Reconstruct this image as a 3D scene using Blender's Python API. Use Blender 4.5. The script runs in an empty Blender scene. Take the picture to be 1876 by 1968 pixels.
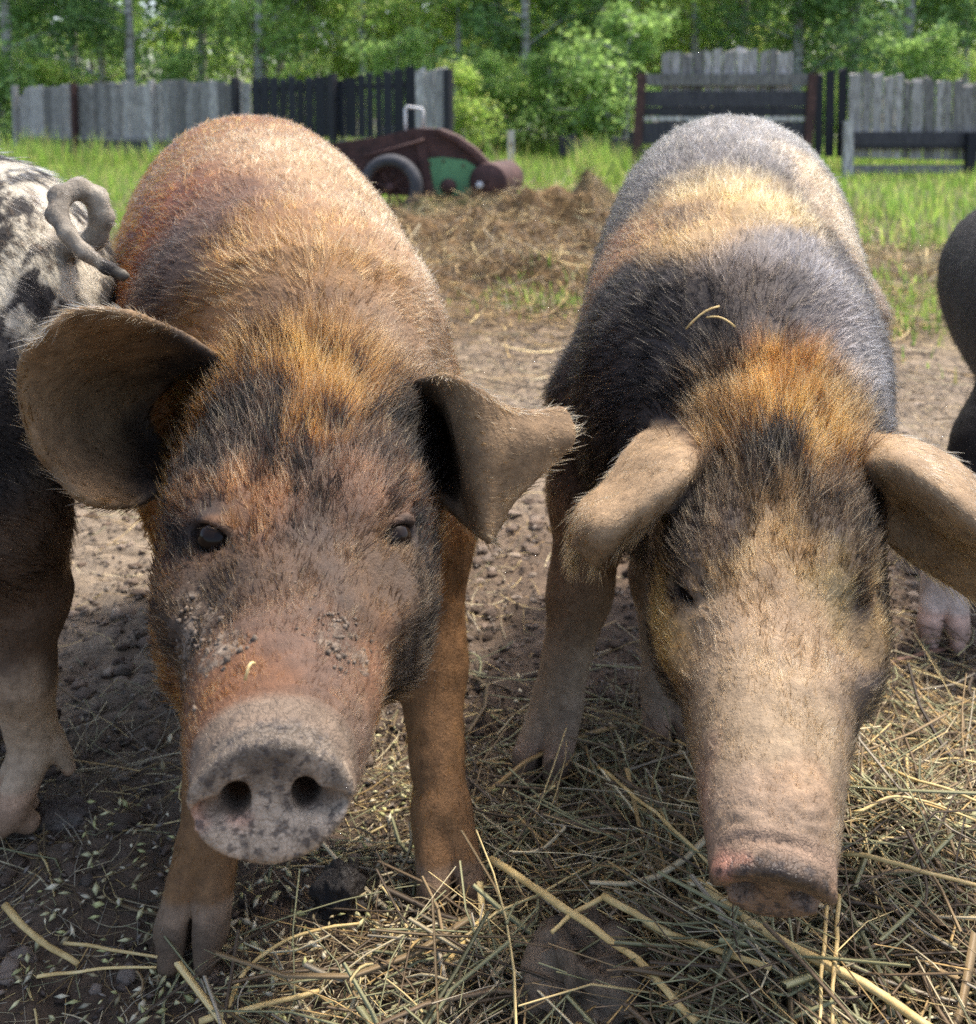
import bpy, math, random, os
import numpy as np
from mathutils import Vector
from mathutils.bvhtree import BVHTree

# ------------------------------------------------------------------ camera
rng = np.random.default_rng(7)
random.seed(7)
scene = bpy.context.scene
C = scene.collection
F_PX, W_PX, H_PX = 2030.0, 1876.0, 1968.0      # focal length and frame, in photograph pixels
HORIZON, PITCH, CAM_H = 230.0, math.radians(5.0), 0.78
VC = HORIZON + F_PX * math.tan(PITCH)

cam_data = bpy.data.cameras.new('camera')
cam = bpy.data.objects.new('camera', cam_data)
C.objects.link(cam)
cam.location = (0, 0, CAM_H)
cam.rotation_euler = (math.radians(90) - PITCH, 0, 0)
cam_data.sensor_fit = 'HORIZONTAL'
cam_data.sensor_width = 36.0
cam_data.lens = 36.0 * F_PX / W_PX
cam_data.shift_x = 0.0
cam_data.shift_y = (VC - H_PX / 2) / W_PX
cam_data.clip_start = 0.02
cam_data.clip_end = 400
cam_data.dof.use_dof = True
cam_data.dof.focus_distance = 0.85
cam_data.dof.aperture_fstop = 9.0
scene.camera = cam

# ------------------------------------------------------------------ sky, sun, exposure
SUN_EL, SUN_AZ = math.radians(65), math.radians(46)      # azimuth from +Y (away from camera) towards +X
world = bpy.data.worlds.new('World')
scene.world = world
world.use_nodes = True
wn = world.node_tree
wn.nodes.clear()
sky = wn.nodes.new('ShaderNodeTexSky')
sky.sky_type = 'NISHITA'
sky.sun_disc = False
sky.air_density = 0.9
sky.dust_density = 3.5
sky.ozone_density = 0.4
sky.sun_elevation = SUN_EL
sky.sun_rotation = SUN_AZ
bg = wn.nodes.new('ShaderNodeBackground')
bg.inputs['Strength'].default_value = 0.15
wo = wn.nodes.new('ShaderNodeOutputWorld')
wn.links.new(sky.outputs[0], bg.inputs[0])
wn.links.new(bg.outputs[0], wo.inputs[0])
sun_data = bpy.data.lights.new('sun', 'SUN')
sun_data.energy = 2.15
sun_data.angle = math.radians(6.0)
sun_data.color = (1.0, 0.945, 0.87)
sun = bpy.data.objects.new('sun', sun_data)
C.objects.link(sun)
sd = Vector((math.sin(SUN_AZ) * math.cos(SUN_EL), math.cos(SUN_AZ) * math.cos(SUN_EL), math.sin(SUN_EL)))
sun.rotation_euler = sd.to_track_quat('Z', 'Y').to_euler()
sun.location = (3, 6, 8)
vs = scene.view_settings
vs.view_transform = 'Standard'
vs.look = 'None'
vs.exposure = 1.50
vs.gamma = 1.0
vs.use_curve_mapping = False
scene.cycles.use_denoising = False
try:
    scene.cycles.denoiser = 'OPENIMAGEDENOISE'
    scene.cycles.denoising_prefilter = 'ACCURATE'
except Exception:
    pass
scene.cycles.max_bounces = 5
scene.cycles.transparent_max_bounces = 8
scene.cycles.caustics_reflective = False
scene.cycles.caustics_refractive = False
scene.cycles.sample_clamp_indirect = 6.0

# ------------------------------------------------------------------ point helpers
SP, CP = math.sin(PITCH), math.cos(PITCH)
def ray(u, v):
    xs, ys = (u - W_PX / 2) / F_PX, (VC - v) / F_PX
    return np.array([xs, CP + ys * SP, -SP + ys * CP])
def aty(u, v, y):
    d = ray(u, v)
    return np.array([0, 0, CAM_H]) + d * (y / d[1])
def ground(u, v, z=0.0):
    d = ray(u, v)
    return np.array([0, 0, CAM_H]) + d * ((z - CAM_H) / d[2])
def unit(v):
    v = np.asarray(v, float)
    return v / np.linalg.norm(v)

# ------------------------------------------------------------------ object helpers
def link(o, parent=None):
    C.objects.link(o)
    if parent is not None:
        o.parent = parent
    return o
def tag(o, label=None, cat=None, group=None, kind=None):
    if label: o['label'] = label
    if cat: o['category'] = cat
    if group: o['group'] = group
    if kind: o['kind'] = kind
    return o
def empty(name, loc, label=None, cat=None, group=None):
    o = bpy.data.objects.new(name, None)
    o.empty_display_size = 0.1
    o.location = loc
    link(o)
    return tag(o, label, cat, group)
def mesh_np(name, V, faces=None, quads=None, tris=None, smooth=True):
    """fast mesh from numpy arrays"""
    me = bpy.data.meshes.new(name)
    V = np.asarray(V, np.float32)
    if faces is not None:
        me.from_pydata(V.tolist(), [], faces)
    else:
        loops, starts, n = [], [], 0
        if quads is not None and len(quads):
            loops.append(np.asarray(quads, np.int32).ravel()); starts.append(n + 4 * np.arange(len(quads))); n += 4 * len(quads)
        if tris is not None and len(tris):
            loops.append(np.asarray(tris, np.int32).ravel()); starts.append(n + 3 * np.arange(len(tris))); n += 3 * len(tris)
        loops = np.concatenate(loops); starts = np.concatenate(starts).astype(np.int32)
        me.vertices.add(len(V)); me.vertices.foreach_set('co', V.ravel())
        me.loops.add(len(loops)); me.loops.foreach_set('vertex_index', loops)
        me.polygons.add(len(starts)); me.polygons.foreach_set('loop_start', starts)
        me.update(calc_edges=True)
        me.validate()
    if smooth:
        me.polygons.foreach_set('use_smooth', np.ones(len(me.polygons), bool))
    return me
def obj_np(name, V, mat, parent=None, loc=(0, 0, 0), **kw):
    me = mesh_np(name, np.asarray(V) - np.asarray(loc) if parent is None else V, **kw)
    me.materials.append(mat)
    o = bpy.data.objects.new(name, me)
    if parent is None:
        o.location = loc
    return link(o, parent)
def set_color(me, name, col):
    col = np.asarray(col, np.float32)
    if col.shape[1] == 3:
        col = np.concatenate([col, np.ones((len(col), 1), np.float32)], 1)
    a = me.attributes.new(name, 'FLOAT_COLOR', 'POINT')
    a.data.foreach_set('color', col.ravel())

def hashn(ix, iy, iz, seed):
    h = (ix * 374761393 + iy * 668265263 + iz * 2147483647 + seed * 1274126177) & 0xffffffff
    h = ((h ^ (h >> 13)) * 1274126177) & 0xffffffff
    h = (h ^ (h >> 16)) & 0xffff
    return h / 32767.5 - 1.0
def noise(P, scale, seed=0, octaves=1):
    """value noise, -1..1"""
    P = np.atleast_2d(np.asarray(P, np.float64))
    out = np.zeros(len(P)); amp, tot = 1.0, 0.0
    for o in range(octaves):
        q = P * scale * (2 ** o) + 100.37 * (o + 1)
        i = np.floor(q).astype(np.int64); f = q - i
        f = f * f * (3 - 2 * f)
        r = 0
        for dx in (0, 1):
            wx = f[:, 0] if dx else 1 - f[:, 0]
            for dy in (0, 1):
                wy = f[:, 1] if dy else 1 - f[:, 1]
                for dz in (0, 1):
                    wz = f[:, 2] if dz else 1 - f[:, 2]
                    r = r + wx * wy * wz * hashn(i[:, 0] + dx, i[:, 1] + dy, i[:, 2] + dz, seed + o * 17)
        out += amp * r; tot += amp; amp *= 0.5
    return out / tot
def sstep(a, b, x):
    t = np.clip((x - a) / (b - a), 0, 1)
    return t * t * (3 - 2 * t)

# ------------------------------------------------------------------ material helpers
def new_mat(name):
    m = bpy.data.materials.new(name)
    m.use_nodes = True
    nt = m.node_tree
    b = nt.nodes['Principled BSDF']
    return m, nt, b
def N(nt, kind, **kw):
    n = nt.nodes.new(kind)
    for k, v in kw.items():
        if k in n.inputs.keys():
            n.inputs[k].default_value = v
        else:
            setattr(n, k, v)
    return n
def ramp(nt, stops):
    r = nt.nodes.new('ShaderNodeValToRGB')
    els = r.color_ramp.elements
    while len(els) > 1:
        els.remove(els[-1])
    els[0].position = stops[0][0]; els[0].color = (*stops[0][1], 1)
    for p, c in stops[1:]:
        e = els.new(p); e.color = (*c, 1)
    return r
def noise_mat(name, stops, scale=8.0, detail=8.0, rough=0.8, bump=0.0, bump_scale=60.0, stretch=None, spec=0.3, metallic=0.0, rand=0.0, bump_dist=0.004):
    m, nt, b = new_mat(name)
    tc = N(nt, 'ShaderNodeTexCoord')
    mp = N(nt, 'ShaderNodeMapping')
    if stretch: mp.inputs['Scale'].default_value = stretch
    nt.links.new(tc.outputs['Object'], mp.inputs['Vector'])
    vec = mp.outputs[0]
    if rand:
        oi = N(nt, 'ShaderNodeObjectInfo')
        ad = N(nt, 'ShaderNodeVectorMath', operation='ADD')
        ml = N(nt, 'ShaderNodeVectorMath', operation='SCALE')
        cb = N(nt, 'ShaderNodeCombineXYZ')
        for k in range(3): nt.links.new(oi.outputs['Random'], cb.inputs[k])
        nt.links.new(cb.outputs[0], ml.inputs[0]); ml.inputs['Scale'].default_value = 37.0
        nt.links.new(vec, ad.inputs[0]); nt.links.new(ml.outputs[0], ad.inputs[1])
        vec = ad.outputs[0]
    n = N(nt, 'ShaderNodeTexNoise', Scale=scale, Detail=detail, Roughness=0.65)
    nt.links.new(vec, n.inputs['Vector'])
    r = ramp(nt, stops)
    nt.links.new(n.outputs['Fac'], r.inputs[0])
    col = r.outputs[0]
    if rand:
        hs = N(nt, 'ShaderNodeHueSaturation')
        mr = N(nt, 'ShaderNodeMapRange')
        mr.inputs['To Min'].default_value = 1 - rand; mr.inputs['To Max'].default_value = 1 + rand
        nt.links.new(oi.outputs['Random'], mr.inputs['Value'])
        nt.links.new(mr.outputs[0], hs.inputs['Value'])
        nt.links.new(col, hs.inputs['Color'])
        col = hs.outputs[0]
    nt.links.new(col, b.inputs['Base Color'])
    b.inputs['Roughness'].default_value = rough
    b.inputs['Metallic'].default_value = metallic
    b.inputs['Specular IOR Level'].default_value = spec
    if bump:
        n2 = N(nt, 'ShaderNodeTexNoise', Scale=bump_scale, Detail=6.0, Roughness=0.7)
        nt.links.new(vec, n2.inputs['Vector'])
        bp = N(nt, 'ShaderNodeBump', Strength=bump, Distance=bump_dist)
        nt.links.new(n2.outputs['Fac'], bp.inputs['Height'])
        nt.links.new(bp.outputs[0], b.inputs['Normal'])
    return m
# ------------------------------------------------------------------ implicit body modelling
def smin(a, b, k):
    h = np.clip(0.5 + 0.5 * (b - a) / k, 0, 1)
    return b + (a - b) * h - k * h * (1 - h)
def smax(a, b, k):
    return -smin(-a, -b, k)
def f_cone(P, a, b, ra, rb):
    a, b = np.asarray(a), np.asarray(b)
    ab = b - a
    t = np.clip(((P - a) @ ab) / (ab @ ab), 0, 1)
    return np.linalg.norm(P - a - t[:, None] * ab, axis=1) - (ra + (rb - ra) * t)
def f_ell(P, c, R, rad):
    """ellipsoid: rows of R are its axes"""
    q = ((P - np.asarray(c)) @ np.asarray(R).T) / np.asarray(rad)
    k = np.linalg.norm(q, axis=1)
    g = np.linalg.norm(q / np.asarray(rad), axis=1) + 1e-9
    return k * (k - 1) / g
def f_disc(P, c, R, rad):
    """flat plate with a rounded edge, a little narrower below"""
    q = (P - np.asarray(c)) @ np.asarray(R).T
    t, w, h, r_ = rad
    w = w * (1 - 0.16 * np.clip(-q[:, 2] / h, 0, 1) - 0.06 * np.clip(q[:, 2] / h, 0, 1))
    e = np.sqrt((q[:, 1] / w) ** 2 + (q[:, 2] / h) ** 2)
    e = e * (1 + 0.035 * noise(P, 38, 15, 2))
    dr = (e - 1) * np.minimum(w, h) + r_
    dx = np.abs(q[:, 0]) - t + r_
    return np.sqrt(np.maximum(dr, 0) ** 2 + np.maximum(dx, 0) ** 2) + np.minimum(np.maximum(dr, dx), 0) - r_
def spline(xs, ys, x):
    """monotone-ish cubic through stations"""
    xs, ys = np.asarray(xs, float), np.asarray(ys, float)
    m = np.gradient(ys, xs)
    i = np.clip(np.searchsorted(xs, x) - 1, 0, len(xs) - 2)
    h = xs[i + 1] - xs[i]; t = np.clip((x - xs[i]) / h, 0, 1)
    t2, t3 = t * t, t * t * t
    return (2*t3 - 3*t2 + 1) * ys[i] + (t3 - 2*t2 + t) * h * m[i] + (-2*t3 + 3*t2) * ys[i+1] + (t3 - t2) * h * m[i+1]
class Loft:
    """a body of elliptic cross-sections strung along an axis: station = (s, top, bottom, half width, side shift)"""
    def __init__(self, o, axis, up, st, cap0, cap1, power=2.2):
        self.o = np.asarray(o, float); self.a = unit(axis)
        up = np.asarray(up, float); self.u = unit(up - self.a * (up @ self.a))
        self.l = np.cross(self.a, self.u)
        self.st = np.array(st, float); self.c0, self.c1, self.n = cap0, cap1, power
    def loc(self, P):
        d = P - self.o
        return d @ self.a, d @ self.l, d @ self.u
    def pt(self, s, l, u):
        return self.o + s * self.a + l * self.l + u * self.u
    def __call__(self, P):
        s, l, z = self.loc(P)
        S = self.st
        s0, s1 = S[0, 0], S[-1, 0]
        sc = np.clip(s, s0, s1)
        top, bot, hw, sh = (spline(S[:, 0], S[:, k], sc) for k in (1, 2, 3, 4))
        # rounded ends
        sq = np.ones_like(s)
        if self.c0:
            x = np.clip((s0 + self.c0 - sc) / self.c0, 0, 1); sq = sq * np.sqrt(np.maximum(1 - x * x, 0.0025))
        if self.c1:
            x = np.clip((sc - s1 + self.c1) / self.c1, 0, 1); sq = sq * np.sqrt(np.maximum(1 - x * x, 0.0025))
        cz, hh = (top + bot) / 2, (top - bot) / 2 * sq
        w = hw * sq
        q = ((np.abs(l - sh) / w) ** self.n + (np.abs(z - cz) / hh) ** self.n) ** (1 / self.n)
        f = (q - 1) * np.minimum(w, hh)
        f = np.minimum(f, 0.6)
        over = np.maximum(s - s1, s0 - s)
        return np.where(over > 0, np.sqrt(np.maximum(f, 0) ** 2 + over ** 2), f)

def ear_sheet(rows, n=34):
    """dense smooth sheet through a grid of control points; returns verts (n*n), quads, v coordinate (0 base..1 tip)"""
    G = np.array([[aty(*p) for p in r] for r in rows])
    def resample(A, n):
        k = np.arange(A.shape[0]); t = np.linspace(0, A.shape[0] - 1, n)
        flat = A.reshape(A.shape[0], -1)
        return np.stack([spline(k, flat[:, j], t) for j in range(flat.shape[1])], 1).reshape(n, *A.shape[1:])
    G = resample(G, n)
    G = resample(G.transpose(1, 0, 2), n).transpose(1, 0, 2)
    V = G.reshape(-1, 3)
    i, j = np.meshgrid(np.arange(n - 1), np.arange(n - 1), indexing='ij')
    a = (i * n + j).ravel()
    Q = np.stack([a, a + n, a + n + 1, a + 1], 1)
    tv = np.repeat(np.linspace(0, 1, n), n)
    du = np.gradient(G, axis=0).reshape(-1, 3)
    return V, Q, tv, du
class Ear:
    def __init__(self, rows, th0=0.0058, th1=0.0036):
        self.V, self.Q, self.tv, self.du = ear_sheet(rows)
        self.bvh = BVHTree.FromPolygons(self.V.tolist(), self.Q.tolist())
        self.lo, self.hi = self.V.min(0) - 0.024, self.V.max(0) + 0.024
        self.th0, self.th1 = th0, th1
        self.fc = self.tv[self.Q].mean(1)
        self.fd = self.du[self.Q].mean(1)
    def __call__(self, P):
        out = np.full(len(P), 0.03)
        m = np.all((P > self.lo) & (P < self.hi), axis=1)
        idx = np.nonzero(m)[0]
        fn = self.bvh.find_nearest
        r = np.empty(len(idx))
        for k, p in enumerate(P[idx].tolist()):
            co, no, fi, d = fn(p)
            r[k] = d - (self.th0 + (self.th1 - self.th0) * min(1.0, self.fc[fi] * 1.6))
        out[idx] = np.minimum(r, 0.03)
        return out
    def flow(self, P):
        out = np.zeros((len(P), 3))
        for k, p in enumerate(P.tolist()):
            co, no, fi, d = self.bvh.find_nearest(p)
            if fi is not None: out[k] = self.fd[fi]
        return out
    def inner(self, P):
        """0..1: how far towards the root of the ear"""
        out = np.zeros(len(P))
        for k, p in enumerate(P.tolist()):
            co, no, fi, d = self.bvh.find_nearest(p)
            out[k] = 1 - self.fc[fi]
        return out
    def side(self, P):
        """signed distance from the middle sheet, positive on the side that faces the camera"""
        out = np.zeros(len(P)); cam_ = Vector((0, 0, CAM_H))
        for k, p in enumerate(P.tolist()):
            co, no, fi, d = self.bvh.find_nearest(p)
            v = Vector(p) - co
            out[k] = v.dot(no) * (1 if no.dot(cam_ - co) > 0 else -1)
        return out
    def edge(self, P):
        """distance to the free border"""
        n = int(math.sqrt(len(self.V))); G = self.V.reshape(n, n, 3)
        B = np.concatenate([G[n // 4:, 0], G[-1], G[n // 4:, -1]])
        return np.sqrt(((P[:, None] - B[None]) ** 2).sum(2)).min(1)

def surface_net(field, lo, hi, h):
    lo, hi = np.asarray(lo, float), np.asarray(hi, float)
    B = 4
    n = (np.ceil((hi - lo) / (h * B)).astype(int))
    gx = [lo[k] + h * B * (np.arange(n[k]) + 0.5) for k in range(3)]
    X = np.stack(np.meshgrid(*gx, indexing='ij'), -1).reshape(-1, 3)
    fc = np.concatenate([field(c) for c in np.array_split(X, max(1, len(X) // 200000))]).reshape(n)
    near = np.abs(fc) < h * B * 1.25
    fine = np.repeat(np.repeat(np.repeat(fc, B, 0), B, 1), B, 2).astype(np.float32)
    msk = np.repeat(np.repeat(np.repeat(near, B, 0), B, 1), B, 2)
    idx = np.argwhere(msk)
    Pf = lo + h * (idx + 0.5)
    vals = np.concatenate([field(c) for c in np.array_split(Pf, max(1, len(Pf) // 200000))])
    fine[idx[:, 0], idx[:, 1], idx[:, 2]] = vals
    s = fine < 0
    N_ = np.array(fine.shape)
    cnt = np.zeros(N_ - 1, np.int8)
    for dx in (0, 1):
        for dy in (0, 1):
            for dz in (0, 1):
                cnt += s[dx:N_[0]-1+dx, dy:N_[1]-1+dy, dz:N_[2]-1+dz]
    cells = np.argwhere((cnt > 0) & (cnt < 8))
    cid = np.full(N_ - 1, -1, np.int32)
    cid[cells[:, 0], cells[:, 1], cells[:, 2]] = np.arange(len(cells))
    corners = [(0,0,0),(1,0,0),(0,1,0),(1,1,0),(0,0,1),(1,0,1),(0,1,1),(1,1,1)]
    cv = [fine[cells[:, 0]+c[0], cells[:, 1]+c[1], cells[:, 2]+c[2]] for c in corners]
    acc = np.zeros((len(cells), 3)); num = np.zeros(len(cells))
    for a in range(8):
        for b in range(a + 1, 8):
            if sum(abs(corners[a][k] - corners[b][k]) for k in range(3)) != 1: continue
            m = (cv[a] < 0) != (cv[b] < 0)
            t = np.where(m, cv[a] / np.where(m, cv[a] - cv[b], 1), 0)
            p = np.array(corners[a]) + t[:, None] * (np.array(corners[b]) - np.array(corners[a]))
            acc += p * m[:, None]; num += m
    V = lo + h * (cells + acc / num[:, None] + 0.5)
    quads = []
    for ax in range(3):
        sl0 = [slice(None)] * 3; sl1 = [slice(None)] * 3
        sl0[ax] = slice(0, -1); sl1[ax] = slice(1, None)
        ch = np.argwhere(s[tuple(sl0)] != s[tuple(sl1)])
        b, c = [k for k in range(3) if k != ax]
        ch = ch[(ch[:, b] > 0) & (ch[:, c] > 0) & (ch[:, b] < N_[b]-1) & (ch[:, c] < N_[c]-1)]
        inside = s[ch[:, 0], ch[:, 1], ch[:, 2]]
        def g(db, dc):
            q = ch.copy(); q[:, b] -= db; q[:, c] -= dc
            return cid[q[:, 0], q[:, 1], q[:, 2]]
        q = np.stack([g(0, 0), g(1, 0), g(1, 1), g(0, 1)], 1)
        flip = inside if ax != 1 else ~inside
        q[~flip] = q[~flip][:, ::-1]
        quads.append(q)
    Q = np.concatenate(quads)
    Q = Q[(Q >= 0).all(1)]
    return V, Q
def grad(field, P, f0, e=0.001):
    g = np.empty_like(P)
    for k in range(3):
        d = np.zeros(3); d[k] = e
        g[:, k] = (field(P + d) - f0) / e
    return g
def relax(V, Q, it, lam=0.5):
    n = len(V)
    e = np.concatenate([Q[:, [0, 1]], Q[:, [1, 2]], Q[:, [2, 3]], Q[:, [3, 0]]])
    i = np.concatenate([e[:, 0], e[:, 1]]); j = np.concatenate([e[:, 1], e[:, 0]])
    deg = np.bincount(i, minlength=n)
    for _ in range(it):
        S = np.stack([np.bincount(i, V[j, k], minlength=n) for k in range(3)], 1) / np.maximum(deg, 1)[:, None]
        V = V + lam * (S - V)
    return V
def project(field, V, it=2, maxstep=0.004):
    for _ in range(it):
        f = field(V); g = grad(field, V, f)
        gg = (g * g).sum(1)
        st = np.clip(f / np.maximum(gg, 0.15), -maxstep, maxstep)
        V = V - st[:, None] * g
    return V
def vnormals(V, Q):
    fn = np.cross(V[Q[:, 2]] - V[Q[:, 0]], V[Q[:, 3]] - V[Q[:, 1]])
    n = np.zeros_like(V)
    for k in range(4):
        for a in range(3):
            n[:, a] += np.bincount(Q[:, k], fn[:, a], minlength=len(V))
    return n / (np.linalg.norm(n, axis=1)[:, None] + 1e-12), fn

def foot(fields, p, fetlock, fwd, scale=1.0, dew=True):
    """two-toed trotter: pastern, toes and the two dew claws; p is the middle of the ground contact"""
    p = np.asarray(p, float); fwd = unit([fwd[0], fwd[1], 0]); side = np.array([-fwd[1], fwd[0], 0])
    for s in (-1, 1):
        root = np.asarray(fetlock) + side * 0.010 * s * scale
        mid = p + side * 0.0168 * s * scale + fwd * 0.004 + np.array([0, 0, 0.030 * scale])
        tip = p + side * 0.0168 * s * scale + fwd * 0.022 * scale + np.array([0, 0, 0.010 * scale])
        heel = p + side * 0.0145 * s * scale - fwd * 0.014 * scale + np.array([0, 0, 0.012 * scale])
        fields.append(('toe', root, mid, 0.021 * scale, 0.0185 * scale))
        fields.append(('toe', mid, tip, 0.0185 * scale, 0.0105 * scale))
        fields.append(('toe', mid, heel, 0.016 * scale, 0.012 * scale))
        if dew:
            d0 = np.asarray(fetlock) - fwd * 0.020 * scale + side * 0.013 * s * scale
            fields.append(('toe', d0, d0 - fwd * 0.014 * scale + np.array([0, 0, -0.03 * scale]), 0.011 * scale, 0.007 * scale))

class Pig:
    def __init__(self, **kw):
        self.__dict__.update(kw)
        self.leg_sets = []; self.splits = []
        for L in self.legs:            # joints from the body down, then the trotter
            it = []
            for (a, ra), (b, rb) in zip(L['chain'][:-1], L['chain'][1:]):
                it.append(('leg', a, b, ra, rb))
            foot(it, L['foot'], L['chain'][-1][0], L['fwd'], L.get('scale', 1.0))
            def box(kinds, mg):
                pts = np.array([p + s_ * r for k, a, b, ra, rb in it if k in kinds for p, r in ((np.asarray(a), ra), (np.asarray(b), rb)) for s_ in (-1, 1)])
                return pts.min(0) - mg, pts.max(0) + mg
            self.leg_sets.append((it, *box(('leg', 'toe'), 0.05), *box(('toe',), 0.03)))
            sc = L.get('scale', 1.0); fw = unit([L['fwd'][0], L['fwd'][1], 0])
            self.splits.append((np.asarray(L['foot'], float) + fw * 0.020 * sc + np.array([0, 0, 0.014]), np.stack([fw, [-fw[1], fw[0], 0], [0, 0, 1.0]]), (0.034 * sc, 0.0033 * sc, 0.040 * sc), 0.003))
    def leg_field(self, P):
        out = np.full(len(P), 0.5)
        for items, lo, hi, tlo, thi in self.leg_sets:
            m = np.nonzero(np.all((P > lo) & (P < hi), axis=1))[0]
            if not len(m): continue
            q = P[m]
            f = np.full(len(q), 0.5)
            for kind, a, b, ra, rb in items:
                if kind == 'leg': f = smin(f, f_cone(q, a, b, ra, rb), 0.03)
            m2 = np.nonzero(np.all((q > tlo) & (q < thi), axis=1))[0]
            if len(m2):
                q2 = q[m2]; t = np.full(len(q2), 0.5)
                for kind, a, b, ra, rb in items:
                    if kind == 'toe': t = smin(t, f_cone(q2, a, b, ra, rb), 0.003)
                f[m2] = smin(f[m2], t, 0.010)
            out[m] = np.minimum(out[m], f)
        return out
    def head_field(self, P):
        out = np.full(len(P), 0.5)
        if self.head is None: return out
        d = P - self.head.o
        s = d @ self.head.a
        m = np.nonzero((s > -0.16) & (np.abs(d).max(1) < 0.62))[0]
        if not len(m): return out
        q = P[m]
        f = self.head(q)
        m2 = np.nonzero((np.abs(f) < 0.05) & (s[m] > 0.08))[0]
        q2 = q[m2]; f2 = f[m2]
        for (c, R, rad, k) in self.head_add:
            mm = np.nonzero(np.abs(q2 - c).max(1) < max(rad) + k + 0.012)[0]
            f2[mm] = smin(f2[mm], (f_disc if len(rad) == 4 else f_ell)(q2[mm], c, R, rad), k)
        f[m2] = f2
        out[m] = f
        return out
    def ear_field(self, P):
        f = np.full(len(P), 0.03)
        for e in self.ears: f = np.minimum(f, e(P))
        return f
    def tail_field(self, P):
        f = np.full(len(P), 0.5)
        for a, b, ra, rb in self.tail:
            m = np.nonzero(np.abs(P - a).max(1) < 0.09)[0]
            f[m] = smin(f[m], f_cone(P[m], a, b, ra, rb), 0.006)
        return f
    def field(self, P):
        f = self.torso(P)
        for a, b, ra, rb, k in self.lumps:
            f = smin(f, f_cone(P, a, b, ra, rb), k)
        f = smin(f, self.leg_field(P), 0.035)
        for (c, R, rad, k) in self.splits:
            mm = np.nonzero(np.abs(P - c).max(1) < max(rad) + 0.01)[0]
            if len(mm): f[mm] = smax(f[mm], -f_ell(P[mm], c, R, rad), k)
        h = self.head_field(P)
        if self.head is not None:
            f = smin(f, h, 0.05)
            for (c, R, rad, k) in self.head_cut:
                mm = np.nonzero(np.abs(P - c).max(1) < max(rad) + k + 0.004)[0]
                if len(mm): f[mm] = smax(f[mm], -f_ell(P[mm], c, R, rad), k)
        if self.ears: f = smin(f, self.ear_field(P), 0.014)
        if self.tail: f = smin(f, self.tail_field(P), 0.01)
        return f
    def build(self, h):
        V, Q = surface_net(self.field, self.lo, self.hi, h)
        V = relax(V, Q, 2)
        V = project(self.field, V, 1)
        V = relax(V, Q, 1, 0.3)
        self.V, self.Q = V, Q
        self.Nn, self.fn = vnormals(V, Q)
        self.bvh = BVHTree.FromPolygons(V.tolist(), Q.tolist())
        return self
    def pick(self, u, v):
        """the point of the skin seen along a line of sight"""
        d = unit(ray(u, v))
        co, no, fi, dist = self.bvh.ray_cast(Vector((0, 0, CAM_H)), Vector(d))
        if co is None:
            return None
        return np.array(co)
UP = np.array([0, 0, 1.0])
def head_frame(o, n):
    a = unit(np.asarray(n) - np.asarray(o))
    u = unit(UP - a * a[2]); l = np.cross(a, u)
    return a, u, l
# ---- the ginger pig on the left
A_O = np.array([-0.168, 0.955, 0.455]); A_N = aty(522, 1522, 0.56)
a, u, l = head_frame(A_O, A_N); LA = np.linalg.norm(A_N - A_O)
headA = Loft(A_O, a, u, [
    (-0.08, 0.105, -0.130, 0.100, 0), (0.00, 0.112, -0.130, 0.106, 0), (0.08, 0.106, -0.128, 0.108, 0),
    (0.16, 0.086, -0.116, 0.103, 0), (0.21, 0.068, -0.100, 0.090, 0), (0.255, 0.058, -0.084, 0.073, 0), (0.29, 0.052, -0.072, 0.065, 0),
    (0.33, 0.048, -0.060, 0.059, 0), (LA - 0.022, 0.041, -0.045, 0.050, 0), (LA, 0.036, -0.039, 0.043, 0)], 0, 0.006, 2.15)
RA = np.stack([headA.a, headA.l, headA.u])
def head_parts(H, L, ex, es, ez, disc_w, disc_h, disc_up, nos_l, nos_z, nos_r, hump=True):
    R = np.stack([H.a, H.l, H.u])
    add, cut = [], []
    c, s = math.cos(disc_up), math.sin(disc_up)
    Rd = np.stack([H.a * c + H.u * s, H.l, H.u * c - H.a * s])
    # the nose disc, tilted up a little, with a thick rim
    dc = H.pt(L + 0.002, 0, 0.0)
    add.append((dc, Rd, (0.010, disc_w, disc_h, 0.0045), 0.006))
    cut.append((dc + Rd[0] * 0.0165, Rd, (0.0105, disc_w * 0.80, disc_h * 0.78), 0.006))
    face = dc + Rd[0] * 0.008
    for sgn in (-1, 1):
        # brow, cheek, nostril, eye socket
        add.append((H.pt(es - 0.030, sgn * (ex - 0.006), ez + 0.008), R, (0.045, 0.024, 0.018), 0.035))
        add.append((H.pt(es + 0.030, sgn * (ex + 0.004), ez - 0.035), R, (0.045, 0.022, 0.022), 0.03))
        add.append((H.pt(es - 0.015, sgn * (ex + 0.006), -0.055), R, (0.050, 0.020, 0.036), 0.04))
        n0 = face + Rd[1] * sgn * nos_l + Rd[2] * nos_z
        cut.append((n0 + Rd[0] * -0.016 - Rd[1] * sgn * 0.003, Rd, (0.034, nos_r * 0.92, nos_r * 1.2), 0.004))
        cut.append((n0 + Rd[1] * sgn * 0.010 + Rd[2] * -0.005, Rd, (0.011, nos_r * 1.15, nos_r * 0.75), 0.006))
    return add, cut, Rd, dc, face
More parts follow.
